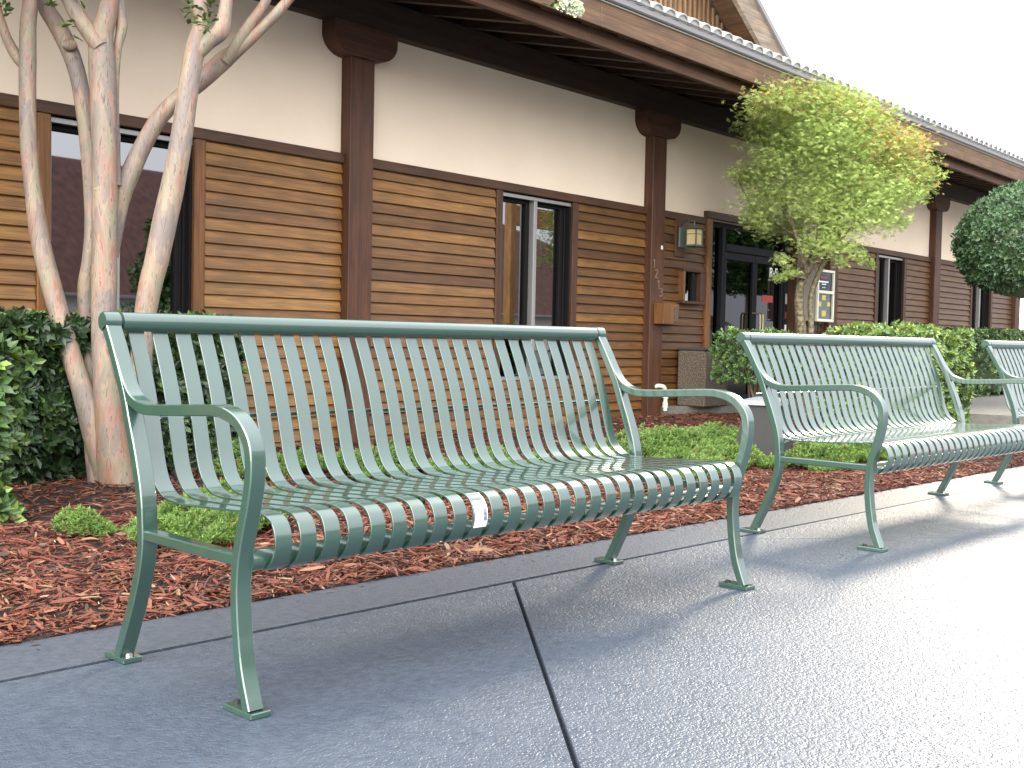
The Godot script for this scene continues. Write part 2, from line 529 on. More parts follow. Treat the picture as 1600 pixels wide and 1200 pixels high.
# clipped hedge: rounded box of shoots over a solid dark green filler core
func hedge(called: String, label: String, x0: float, x1: float, z0: float, z1: float, h: float, y0: float, count: int, cm: Mesh, dark: Vector3, light: Vector3, singles: int, stems := 0, core := 1.0) -> Node3D:
	var c := Vector3((x0 + x1) * .5, y0, (z0 + z1) * .5)
	var o := thing(called, label, "hedge", at(c))
	var hx := (x1 - x0) * .5
	var hz := (z1 - z0) * .5
	var low := h * (0.02 if stems == 0 else .42)
	if core > 0.0:
		var b := MB.new(); b.box(-hx * .82, hx * .82, low + .05, h - .09, -hz * .72, hz * .72, .05)
		part(o, "filler_core", b.mesh(), M.hedge_core)  # solid block added to close the view through the shoots
	for k in stems:
		var b := MB.new()
		var bp := Vector3(rng.randf_range(-hx, hx) * .5, 0, rng.randf_range(-hz, hz) * .5)
		var tp := bp + Vector3(rng.randf_range(-.22, .22), h * rng.randf_range(.65, .9), rng.randf_range(-.15, .15))
		b.tube(spline([bp, bp.lerp(tp, .4) + Vector3(rng.randf_range(-.06, .06), 0, rng.randf_range(-.05, .05)), tp], 4), splinef([.014, .011, .005], 4), 6)
		part(o, "stem", b.mesh(), M.twig)
	var nz := noise(2.2, 5, 2)
	var xs := []
	var cs := []
	var areas := [2 * hx * h, 2 * hx * h * .35, 2 * hz * h, 2 * hz * h, 4 * hx * hz]
	var tot := 0.0
	for a in areas: tot += a
	for k in count:
		var pick := rng.randf() * tot
		var f := 0
		while pick > areas[f]: pick -= areas[f]; f += 1
		var p: Vector3
		var nr: Vector3
		var u := rng.randf_range(-1, 1)
		var yy := lerpf(low, h, rng.randf())
		match f:
			0: p = Vector3(u * hx, yy, hz); nr = Vector3(0, .25, 1)
			1: p = Vector3(u * hx, yy, -hz); nr = Vector3(0, .25, -1)
			2: p = Vector3(hx, yy, u * hz); nr = Vector3(1, .25, 0)
			3: p = Vector3(-hx, yy, u * hz); nr = Vector3(-1, .25, 0)
			_: p = Vector3(u * hx, h, rng.randf_range(-1, 1) * hz); nr = Vector3(0, 1, 0)
		var inset := absf(rng.randfn(0, .045)) - .02
		p -= nr.normalized() * inset
		p += nr * nz.get_noise_3dv(p + c) * .06
		# round the upper edges
		var over := Vector2(maxf(0, absf(p.x) - hx + .1), maxf(0, absf(p.z) - hz + .1)).length()
		if f == 4: p.y -= over * over * 3.0
		nr = (nr + Vector3(rng.randfn(0, .45), rng.randfn(.15, .4), rng.randfn(0, .45))).normalized()
		var young := rng.randf() < (.34 if f == 4 else .12)
		var s := rng.randf_range(.75, 1.25)
		if k < singles:
			part(o, "leaf_cluster", cm, [M.leaf0, M.leaf1, M.leaf2, M.leaf3][2 if young else [0, 1, 3][k % 3]], Transform3D(facing(nr, rng.randf() * TAU, s), p))
		else:
			xs.append(Transform3D(facing(nr, rng.randf() * TAU, s), p)); cs.append(leaf_col(light if young else dark, .35))
	scatter(o, "foliage", cm, M.leaf, xs, cs)
	return o

# ------------------------------------------------------------------ ground
func bed_height(x: float, z: float) -> float:
	var e := smoothstep(-.44, -.9, z)
	return .004 + .026 * e + .055 * smoothstep(4.0, 8.6, x) * smoothstep(-1.6, -4.0, z) * (1.0 - smoothstep(9.0, 10.5, x))

var bed_noise := noise(1.3, 17, 3)

func _ready() -> void:
	rng.seed = 20240
	# ---------------- camera, sky, sun
	var cam := Camera3D.new()
	cam.name = "camera"; cam.position = cam_pos; cam.basis = cam_basis
	cam.fov = rad_to_deg(2.0 * atan(600.0 / F)); cam.near = 0.05; cam.far = 600.0
	add_child(cam); cam.current = true
	var sun_to := Vector3(.83, .46, -.21).normalized()
	var env := Environment.new()
	env.background_mode = Environment.BG_SKY
	env.tonemap_mode = Environment.TONE_MAPPER_LINEAR
	env.tonemap_exposure = 2.6
	env.sdfgi_enabled = true; env.ssao_enabled = true; env.ssil_enabled = true
	var im := Image.create(512, 256, false, Image.FORMAT_RGBF)
	for y in 256:
		var el := PI * (.5 - (y + .5) / 256.0)
		for x in 512:
			# Godot panorama: u = atan2(x, -z) / TAU + 0.5
			var az := TAU * ((x + .5) / 512.0 - .5)
			var d := Vector3(sin(az) * cos(el), sin(el), -cos(az) * cos(el))
			var ang := rad_to_deg(acos(clampf(d.dot(sun_to), -1, 1)))
			var haze := pow(1.0 - clampf(sin(el), 0, 1), 2.5)
			var c := Vector3(.50, .58, .72).lerp(Vector3(.62, .66, .72), haze)
			c += Vector3(1.0, .97, .90) * (3.2 * exp(-ang / 14.0) + 4.3 * exp(-ang / 46.0))
			if el < 0: c = Vector3(.35, .36, .37)
			im.set_pixel(x, y, Color(c.x, c.y, c.z))
	var pano := PanoramaSkyMaterial.new()
	pano.panorama = ImageTexture.create_from_image(im)
	pano.filter = true
	env.sky = Sky.new(); env.sky.sky_material = pano
	var we := WorldEnvironment.new()
	we.name = "environment"; we.environment = env
	add_child(we)
	var sun := DirectionalLight3D.new()
	sun.name = "sun"; sun.light_energy = 0.5; sun.light_angular_distance = 10.0; sun.light_color = Color(1, .94, .84)
	sun.shadow_enabled = true
	sun.basis = Basis.looking_at(-sun_to, Vector3.UP)
	add_child(sun)

	make_materials()
	build_ground()
	var B := build_building()
	build_wall_things(B)
	# ---------------- benches
	var b1 := make_bench(Transform3D(), "green slatted metal bench with a white barcode sticker on its front edge")
	sticker(b1)
	make_bench(Transform3D(Basis(Vector3.UP, .007), Vector3(2.822, 0, -.026)), "green slatted metal bench standing in front of the grey plastic utility box")
	make_bench(Transform3D(Basis(Vector3.UP, .0), Vector3(5.442, 0, -.052)), "green slatted metal bench standing past the rounded light green bush")
	utility_box()
	plants()
	crape_myrtle()
	maple()
	topiary()
	mulch()
	far_side(B)

func sticker(b: Node3D) -> void:
	# white barcode label stuck round the front curve of one slat
	var x := .067 + .0636 * 9
	var path := []
	for p in spline([Vector2(.4105, .4065), Vector2(.4315, .391), Vector2(.4425, .369), Vector2(.4445, .346), Vector2(.4385, .326)], 3): path.append(p)
	var m := MB.new(); m.bent_bar(path, x + .004, x + .047, .0007, .0001)
	var o := part(b, "barcode_sticker", m.mesh(), M.paper)
	o.set_meta("label", "white barcode sticker")
	for k in 9:
		m = MB.new()
		var y := .343 + .0032 * k
		var z := .4437 + .0004 * sin(k)
		if y > .362: z -= (y - .362) * .5
		m.box(x + .033, x + .043, y, y + .0018, z, z + .0030, 0.0)
		part(o, "barcode_line", m.mesh(), M.ink)
	m = MB.new(); m.box(.067 + .0636 * 7 + .012, .067 + .0636 * 7 + .050, .2985, .2995, .392, .415, 0.0)
	var t := part(b, "paper_scrap", m.mesh(), M.paper)
	t.set_meta("label", "torn white paper scrap under the front tube")

func build_ground() -> void:
	var g := part(self, "ground", bx(-300, 300, -.6, -.14, -300, 300, 0.0), M.ground); structure(g)
	# pavement: slabs with open joints over dark joint filler
	var pave := Node3D.new(); pave.name = "pavement"; add_child(pave); structure(pave)
	part(pave, "joint_filler", bx(-12, 30, -.13, -.022, -.40, 18, 0.0), M.joint)
	var slab = func(pts: Array, mt: Material):
		var b := MB.new()
		# polygon given in x,z, clockwise seen from above when listed x right, z down
		var top := []
		var inner := []
		var cen := Vector2.ZERO
		for p in pts: cen += p / pts.size()
		var n: int = pts.size()
		var area := 0.0
		for k in n: area += pts[k].cross(pts[(k + 1) % n])
		if area > 0: pts.reverse()
		for k in n:
			var a: Vector2 = (pts[k] - pts[(k + n - 1) % n]).normalized()
			var c: Vector2 = (pts[(k + 1) % n] - pts[k]).normalized()
			var bis := (c - a).normalized()
			if bis.length() < .1: bis = Vector2(-c.y, c.x)
			if bis.dot(cen - pts[k]) < 0: bis = -bis
			inner.append(pts[k] + bis * .0025)
		for k in n: top.append(Vector3(inner[k].x, 0, inner[k].y))
		b.poly(top)
		for k in n:
			var j := (k + 1) % n
			b.poly([Vector3(pts[k].x, -.002, pts[k].y), Vector3(pts[j].x, -.002, pts[j].y), top[j], top[k]])
			b.poly([Vector3(pts[k].x, -.12, pts[k].y), Vector3(pts[j].x, -.12, pts[j].y), Vector3(pts[j].x, -.002, pts[j].y), Vector3(pts[k].x, -.002, pts[k].y)])
		return part(pave, "slab", b.mesh(), mt)
	var ze := -.43
	var zj := -.118
	slab.call([Vector2(-12, ze), Vector2(5.0, ze), Vector2(5.0, zj), Vector2(-12, zj - .12)], M.border_concrete)
	slab.call([Vector2(5.003, ze), Vector2(30, ze - .15), Vector2(30, zj - .25), Vector2(5.003, zj)], M.border_concrete)
	# wide joint from (1.36,-.11) running to (-.3, 1.77) and on; fine joint from (2.65,-.1) through (3.25,.4)
	var g2 := .006
	var A := Vector2(1.365, zj + .0025)
	var dA := Vector2(-.665, .747)
	var nA := Vector2(.747, .665)
	var A2 := A + dA * 24.0
	var Bq := Vector2(2.62, zj + .0025)
	var dB := Vector2(.80, .60)
	var nB := Vector2(-.60, .80)
	var B2 := Bq + dB * 20.0
	var zl := zj + .0025
	slab.call([Vector2(-12, zl - .12), A - Vector2(g2, 0), A2 - nA * g2, Vector2(-16, 6)], M.pavement)
	slab.call([A + Vector2(g2 * 1.3, 0), Bq - Vector2(.0015, 0), B2 + nB * .0015, A2 + nA * g2], M.pavement)
	slab.call([Bq + Vector2(.0025, 0), Vector2(5.0, zl), Vector2(30, zl - .24), B2 - nB * .0015], M.pavement)
	# mulch bed
	var b := MB.new()
	var nx := 84
	var nzz := 34
	var b0 := b.v.size()
	for j in nzz + 1:
		for k in nx + 1:
			var x := lerpf(-4.0, 12.0, float(k) / nx)
			var z := lerpf(-.425, -4.9, float(j) / nzz)
			var y := bed_height(x, z) - .008 + .012 * bed_noise.get_noise_2d(x, z) * smoothstep(-.44, -.8, z)
			b.v.append(Vector3(x, y, z)); b.n.append(Vector3.UP); b.t.append(Vector2(x, z))
	for j in nzz:
		for k in nx:
			var a := b0 + j * (nx + 1) + k
			var c := a + nx + 1
			b.i.append_array([a, c, a + 1, a + 1, c, c + 1])
	structure(part(self, "mulch_bed", b.mesh(), M.soil))
	# raised concrete walkway to the door, with a kerb face
	var wb := MB.new()
	var pts := [Vector2(7.66, -4.30), Vector2(8.55, -3.98), Vector2(9.6, -2.6), Vector2(9.9, -.62), Vector2(30, -.75), Vector2(30, -6.0), Vector2(7.70, -4.60)]
	var flip := []
	for p in pts: flip.append(Vector2(p.x, -p.y))
	wb.prism(flip, 0, .185)
	structure(part(self, "walkway", wb.mesh(), M.concrete, Transform3D(Basis(Vector3.RIGHT, -PI / 2), Vector3(0, -.03, 0))))

# ------------------------------------------------------------------ the building
func build_building() -> Node3D:
	var ang := 0.060603
	var xf := Transform3D(Basis(Vector3.UP, ang), Vector3(0, 0, -3.883))
	var B := thing("restaurant_building", "timber and plaster building with lapped wood siding and deep tiled eaves", "building", xf)
	var S0 := -6.0
	var S1 := 18.55
	part(B, "wall_core", bx(S0, S1, -.1, 3.35, -.5, -.125, 0.0), M.beam)
	part(B, "wall_core", bx(S1 - .2, S1, -.1, 3.2, -8, -.5, 0.0), M.beam)
	# plaster panels between the posts
	var posts := [-.05, 3.79, 7.57, 11.42, 14.78, 18.44]
	var prev := S0
	for s in posts:
		part(B, "plaster_panel", bx(prev, s, 2.060, 3.1, -.12, 0.0, 0.0), M.plaster)
		prev = s
	# posts with rounded bracket capitals
	for s in posts:
		var o := part(B, "post", bx(s - .112, s + .112, -.05, 2.95, -.02, .10, .006, Vector2(s, 0)), M.post)
		var pr := []
		for k in 9:
			var a := PI * .5 * k / 8.0
			pr.append(Vector2(s - .115 - .18 * (1 - cos(a)) , 2.735 + .165 * sin(a)) if false else Vector2(s - .295 + .18 * (1.0 - sin(a)), 2.87 - .135 * (1.0 - cos(a))))
		var left := [Vector2(s - .295, 2.952)]
		for k in 9:
			var a := PI * .5 * k / 8.0
			left.append(Vector2(s - .295 + .185 * (1.0 - cos(a)), 2.875 - .145 * sin(a)))
		var poly := left.duplicate()
		for k in range(left.size() - 1, -1, -1): poly.append(Vector2(2.0 * s - left[k].x, left[k].y))
		var b := MB.new(); b.prism(poly, -.01, .135)
		part(o, "bracket", b.mesh(), M.post)
	# siding panels: s0, s1, top, tone level (0 warm, 1 dark)
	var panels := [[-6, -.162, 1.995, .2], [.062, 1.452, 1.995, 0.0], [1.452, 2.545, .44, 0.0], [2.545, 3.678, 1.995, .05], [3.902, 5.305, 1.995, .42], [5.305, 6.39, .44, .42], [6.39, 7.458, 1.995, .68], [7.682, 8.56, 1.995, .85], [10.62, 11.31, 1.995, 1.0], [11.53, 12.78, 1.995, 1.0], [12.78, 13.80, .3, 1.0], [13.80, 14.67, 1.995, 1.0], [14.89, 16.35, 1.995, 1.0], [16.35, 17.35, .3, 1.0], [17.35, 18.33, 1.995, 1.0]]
	var ex := .0812
	for p in panels:
		part(B, "sheathing", bx(p[0], p[1], -.05, p[2] + .03, -.12, -.001, 0.0), M.siding2)
		var var3 := []
		for q in 3:
			var b := MB.new()
			b.uo = Vector2(rng.randf() * 7, rng.randf() * 3)
			# lapped board, thick lower edge standing proud
			var prof := [Vector2(-.001, 0), Vector2(.0325, 0), Vector2(.034, .003), Vector2(.0105, .095), Vector2(-.001, .095)]
			var z0: float = p[0] + .004
			var z1: float = p[1] - .004
			for k in prof.size():
				var a: Vector2 = prof[k]
				var c: Vector2 = prof[(k + 1) % prof.size()]
				b.poly([Vector3(z0, a.y, a.x), Vector3(z1, a.y, a.x), Vector3(z1, c.y, c.x), Vector3(z0, c.y, c.x)],
					[Vector2(0, a.y + a.x) + b.uo, Vector2(z1 - z0, a.y + a.x) + b.uo, Vector2(z1 - z0, c.y + c.x) + b.uo, Vector2(0, c.y + c.x) + b.uo])
			for e in [z0, z1]:
				var q2 := []
				for a in prof: q2.append(Vector3(e, a.y, a.x))
				if e == z0: q2.reverse()
				b.poly(q2)
			var3.append(b.mesh())
		var y: float = p[2] - ex + .012
		var n := 0
		while y > -.04:
			var tone_level: float = p[3] + (rng.randfn(0, .16))
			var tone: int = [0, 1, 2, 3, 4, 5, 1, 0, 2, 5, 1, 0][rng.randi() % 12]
			part(B, "siding_board", var3[n % 3], M[("siding%d" if tone_level < .28 else "mid_siding%d" if tone_level < .62 else "dark_siding%d") % tone], Transform3D(Basis(Vector3.RIGHT, rng.randfn(0, .012)), Vector3(0, y, rng.randf_range(-.0015, .0015))))
			y -= ex
			n += 1
	# horizontal trim band under the plaster, piece by piece between the posts
	for e in [[-6, -.162], [.062, 3.678], [3.902, 7.458], [7.682, 8.52], [10.66, 11.31], [11.53, 14.67], [14.89, 18.33]]:
		part(B, "trim_band", bx(e[0], e[1], 1.995, 2.064, -.01, .045, .004, Vector2(e[0], 0)), M.trim)
	# vertical trim beside the openings
	for e in [[1.452, 1.53, 0], [2.465, 2.545, 0], [5.305, 5.38, 1], [6.315, 6.392, 1], [12.78, 12.86, 2], [13.72, 13.80, 2], [16.35, 16.42, 2], [17.28, 17.35, 2], [11.24, 11.305, 2]]:
		part(B, "window_trim", bx(e[0], e[1], .40, 1.994, -.01, .040, .004, Vector2(e[0], e[1])), M.warm_trim if e[2] == 0 else M.trim)
	window(B, 1.53, 2.465, .44, 1.985, 1.955)
	window(B, 5.38, 6.315, .44, 1.985, 5.835)
	window(B, 12.86, 13.72, .3, 1.985, 13.27)
	window(B, 16.42, 17.28, .3, 1.985, 16.85)
	door(B)
	# beam on top of the wall, rafters, eaves boarding
	part(B, "wall_beam", bx(S0, S1 + .3, 2.956, 3.19, -.12, .09, .005), M.beam)
	var R0 := S1 + .9
	var slope := atan2(.40, 1.0)
	var b := MB.new()
	var so := MB.new()
	so.poly([Vector3(S0, 3.335, -.12), Vector3(R0, 3.335, -.12), Vector3(R0, 3.05, 1.27), Vector3(S0, 3.05, 1.27)])
	so.poly([Vector3(S0, 3.355, -.12), Vector3(S0, 3.07, 1.27), Vector3(R0, 3.07, 1.27), Vector3(R0, 3.355, -.12)])
	part(B, "eaves_boarding", so.mesh(), M.rafter)
	var rb := MB.new()
	rb.prism([Vector2(-1.15, 3.075), Vector2(-1.15, 2.985), Vector2(-1.05, 2.965), Vector2(-.05, 3.19), Vector2(-.05, 3.305)], -.04, .04)
	var rm := rb.mesh()
	var s := S0 + .3
	while s < R0:
		part(B, "rafter", rm, M.rafter, Transform3D(Basis(Vector3.UP, PI / 2), Vector3(s, 0, 0)))
		s += .46
	var f0 := S0
	while f0 < R0 - .2:
		var f1 := minf(f0 + 3.65, R0)
		part(B, "lower_fascia", bx(f0, f1 - .003, 2.925, 3.04, 1.155, 1.20, .005, Vector2(f0, .3)), M.lower_fascia)
		part(B, "fascia", bx(f0, f1 - .003, 3.018, 3.196, 1.262, 1.305, .004, Vector2(f0, .7)), M.fascia)
		f0 = f1
	part(B, "drip_edge", bx(S0, R0, 3.196, 3.206, 1.262, 1.318, .002), M.drip)
	part(B, "gutter", bx(S0, R0, 3.207, 3.262, 1.25, 1.345, .01), M.gutter)
	# main roof slab and the row of rounded eave tiles
	var rs := MB.new()
	rs.prism([Vector2(-1.32, 3.262), Vector2(-1.30, 3.266), Vector2(4.0, 5.39), Vector2(4.0, 5.30), Vector2(-.9, 3.34), Vector2(-1.25, 3.25)], S0, R0)
	part(B, "roof", rs.mesh(), M.tile, Transform3D(Basis(Vector3.UP, -PI / 2), Vector3(0, 0, 0)).rotated_local(Vector3.UP, PI))
	var tb := MB.new()
	var ring := []
	for k in 9:
		var a := PI * k / 8.0
		ring.append(Vector2(cos(a), sin(a)))
	for k in 8:
		var p0: Vector2 = ring[k]
		var p1: Vector2 = ring[k + 1]
		for e in [[.078, .066, 0], [.062, .050, 1]]:
			var ra: float = e[0]
			var rc: float = e[1]
			var q := [Vector3(p0.x * ra, p0.y * ra, 0), Vector3(p0.x * rc, p0.y * rc, -.42), Vector3(p1.x * rc, p1.y * rc, -.42), Vector3(p1.x * ra, p1.y * ra, 0)]
			if e[2] == 0: q.reverse()
			tb.poly(q)
		tb.poly([Vector3(p0.x * .062, p0.y * .062, 0), Vector3(p0.x * .078, p0.y * .078, 0), Vector3(p1.x * .078, p1.y * .078, 0), Vector3(p1.x * .062, p1.y * .062, 0)])
	# clay plug closing the tile end
	var plug := []
	for k in 9: plug.append(Vector3(ring[k].x * .062, ring[k].y * .062, -.012))
	tb.poly(plug)
	var tm := tb.mesh()
	s = 4.2
	while s < 16.5:
		part(B, "eave_tile", tm, M.tile, Transform3D(Basis(Vector3.RIGHT, slope) * Basis.from_scale(Vector3(1, .62, 1)), Vector3(s, 3.266, 1.37)))
		s += .172
	gable(B)
	return B

func window(B: Node3D, s0: float, s1: float, y0: float, y1: float, mid: float) -> void:
	var w := part(B, "window", bx(s0, s1, y0, y1, -.124, -.110, 0.0), M.bronze_frame)
	var fr := .016
	part(w, "frame", bx(s0, s1, y1 - .03, y1, -.03, .012, .002), M.aluminium)
	part(w, "frame", bx(s0, s0 + fr, y0 + .03, y1 - .031, -.03, .012, .002), M.aluminium)
	part(w, "frame", bx(s1 - fr, s1, y0 + .03, y1 - .031, -.03, .012, .002), M.bronze_frame)
	part(w, "sill", bx(s0, s1, y0, y0 + .03, -.10, .03, .003), M.aluminium)
	part(w, "mullion", bx(mid - .02, mid + .02, y0 + .031, y1 - .031, -.075, .008, .002), M.aluminium)
	part(w, "jamb", bx(s1 - .036, s1 - .001, y0 + .03, y1 - .03, -.11, -.031, .003), M.bronze_frame)
	part(w, "jamb", bx(s0 + .001, s0 + .02, y0 + .03, y1 - .03, -.11, -.031, .003), M.bronze_frame)
	for e in [[s0 + .02, mid - .02], [mid + .02, s1 - .036]]:
		part(w, "sash", bx(e[1] - .045, e[1] - .001, y0 + .032, y1 - .032, -.09, -.045, .003), M.bronze_frame)
		part(w, "sash", bx(e[0] + .001, e[1] - .046, y1 - .062, y1 - .032, -.09, -.045, .003), M.bronze_frame)
		part(w, "pane", bx(e[0] + .001, e[1] - .03, y0 + .04, y1 - .05, -.080, -.072, 0.0), M.solar_glass)

func door(B: Node3D) -> void:
	var o := -.11
	var d := part(B, "entrance_door", bx(8.64, 10.58, -.02, 2.05, -.124, -.118, 0.0), M.bronze_frame)
	part(d, "jamb", bx(8.555, 8.645, -.03, 2.06, -.11, .055, .004), M.warm_trim)
	part(d, "jamb", bx(10.53, 10.63, -.03, 2.06, -.11, .055, .004), M.trim)
	part(d, "header", bx(8.545, 10.64, 2.062, 2.135, -.11, .058, .004), M.trim)
	part(d, "frame", bx(9.02, 9.09, .1, 2.02, -.117, -.05, .003), M.door_frame)
	part(d, "frame", bx(10.44, 10.51, .1, 2.02, -.117, -.05, .003), M.door_frame)
	part(d, "transom_bar", bx(9.092, 10.438, 1.765, 1.845, -.117, -.045, .003), M.door_frame)
	part(d, "frame", bx(8.66, 10.52, 2.0, 2.058, -.117, -.06, .003), M.bronze_frame)
	part(d, "transom_pane", bx(9.092, 10.438, 1.846, 1.999, -.105, -.098, 0.0), M.door_glass)
	part(d, "side_pane", bx(8.66, 9.018, .1, 1.999, -.105, -.098, 0.0), M.door_glass)
	for e in [[9.095, 9.765], [9.770, 10.435]]:
		var lf := part(d, "door_leaf", bx(e[0], e[1], 1.68, 1.763, -.112, -.065, .003), M.door_frame)
		part(lf, "stile", bx(e[0], e[0] + .05, .13, 1.679, -.112, -.065, .003), M.door_frame)
		part(lf, "stile", bx(e[1] - .05, e[1], .13, 1.679, -.112, -.065, .003), M.door_frame)
		part(lf, "glass", bx(e[0] + .051, e[1] - .051, .22, 1.679, -.097, -.09, 0.0), M.door_glass)
		part(lf, "kick_rail", bx(e[0] + .051, e[1] - .051, .13, .219, -.112, -.065, .003), M.door_frame)
		var hs: float = e[1] - .03 if e[0] < 9.5 else e[0] + .03
		var b := MB.new()
		b.tube([Vector3(hs, 1.12, -.066), Vector3(hs, 1.12, .02), Vector3(hs, 1.085, .03), Vector3(hs, .80, .03), Vector3(hs, .77, .02), Vector3(hs, .77, -.066)], [.011, .011, .011, .011, .011, .011], 8)
		part(lf, "handle", b.mesh(), M.brass)
	part(d, "threshold", bx(8.66, 10.52, .09, .128, -.117, .0, .003), M.aluminium)
	# lettering and notices on the glass
	var f := SystemFont.new(); f.font_names = PackedStringArray(["Droid Sans"]); f.font_weight = 700
	var t := TextMesh.new(); t.text = "R-5"; t.font = f; t.font_size = 64; t.pixel_size = .0022; t.depth = .002
	part(d, "lettering", t, M.white, at(Vector3(10.235, 1.60, -.088)))
	var sg := part(d, "notice", bx(9.985, 10.235, 1.255, 1.335, -.0895, -.0875, 0.0), M.red_sign)
	t = TextMesh.new(); t.text = "OPEN"; t.font = f; t.font_size = 32; t.pixel_size = .0019; t.depth = .0008
	part(sg, "lettering", t, M.faint_white, at(Vector3(10.115, 1.295, -.0865)))
	for e in [[10.0, 10.12, 1.195], [10.06, 10.16, 1.165], [9.99, 10.06, 1.10], [10.03, 10.19, 1.055]]:
		part(d, "printed_line", bx(e[0], e[1], e[2], e[2] + .012, -.0895, -.0882, 0.0), M.faint_white)
	part(d, "notice", bx(10.465, 10.505, 1.25, 1.37, -.0495, -.0475, 0.0), M.beige_metal)
	part(d, "notice", bx(10.465, 10.50, 1.08, 1.16, -.0495, -.0475, 0.0), M.red_text)
	part(d, "notice", bx(10.465, 10.505, .93, 1.01, -.0495, -.0475, 0.0), M.paper)

func gable(B: Node3D) -> void:
	var k := .653
	var peak := 5.75
	var ytop := 4.17 + k * (8.47 - peak)
	var rake = func(s: float): return ytop - k * absf(s - peak)
	var g := part(B, "gable", MeshHelper(peak, ytop, k), M.lattice_back)
	# barge boards and the gable roof
	for sg in [-1.0, 1.0]:
		var e: float = peak + sg * 3.9
		var b := MB.new()
		var pl := [Vector2(peak, ytop - .30), Vector2(e, rake.call(e) - .30), Vector2(e, rake.call(e)), Vector2(peak, ytop)]
		if sg < 0: pl.reverse()
		b.prism(pl, .50, .545)
		part(g, "barge_board", b.mesh(), M.barge)
		b = MB.new()
		pl = [Vector2(peak, ytop + .002), Vector2(e, rake.call(e) + .002), Vector2(e, rake.call(e) + .06), Vector2(peak, ytop + .06)]
		if sg < 0: pl.reverse()
		b.prism(pl, -2.5, .575)
		part(g, "gable_roof", b.mesh(), M.gutter)
		b = MB.new()
		pl = [Vector2(peak, ytop - .06), Vector2(e, rake.call(e) - .06), Vector2(e, rake.call(e) - .03), Vector2(peak, ytop - .03)]
		if sg < 0: pl.reverse()
		b.prism(pl, .14, .498)
		part(g, "gable_soffit", b.mesh(), M.fascia)
	# timber lattice: uprights in front of thin cross laths
	var s := peak - 3.2
	while s < peak + 3.4:
		var h: float = rake.call(s) - .075
		if h > 3.72: part(g, "lattice_upright", bx(s, s + .032, 3.70, h, .10, .135, .003), M.lattice)
		s += .086
	var y := 3.72
	while y < ytop - .4:
		var half := (ytop - .09 - y) / k
		part(g, "lattice_lath", bx(peak - half, peak + half, y, y + .02, .075, .099, .002), M.lattice)
		y += .052

func MeshHelper(peak: float, ytop: float, k: float) -> ArrayMesh:
	var b := MB.new()
	var half := (ytop - .07 - 3.45) / k
	b.prism([Vector2(peak - half, 3.45), Vector2(peak + half, 3.45), Vector2(peak, ytop - .07)], -.05, .05)
	return b.mesh()

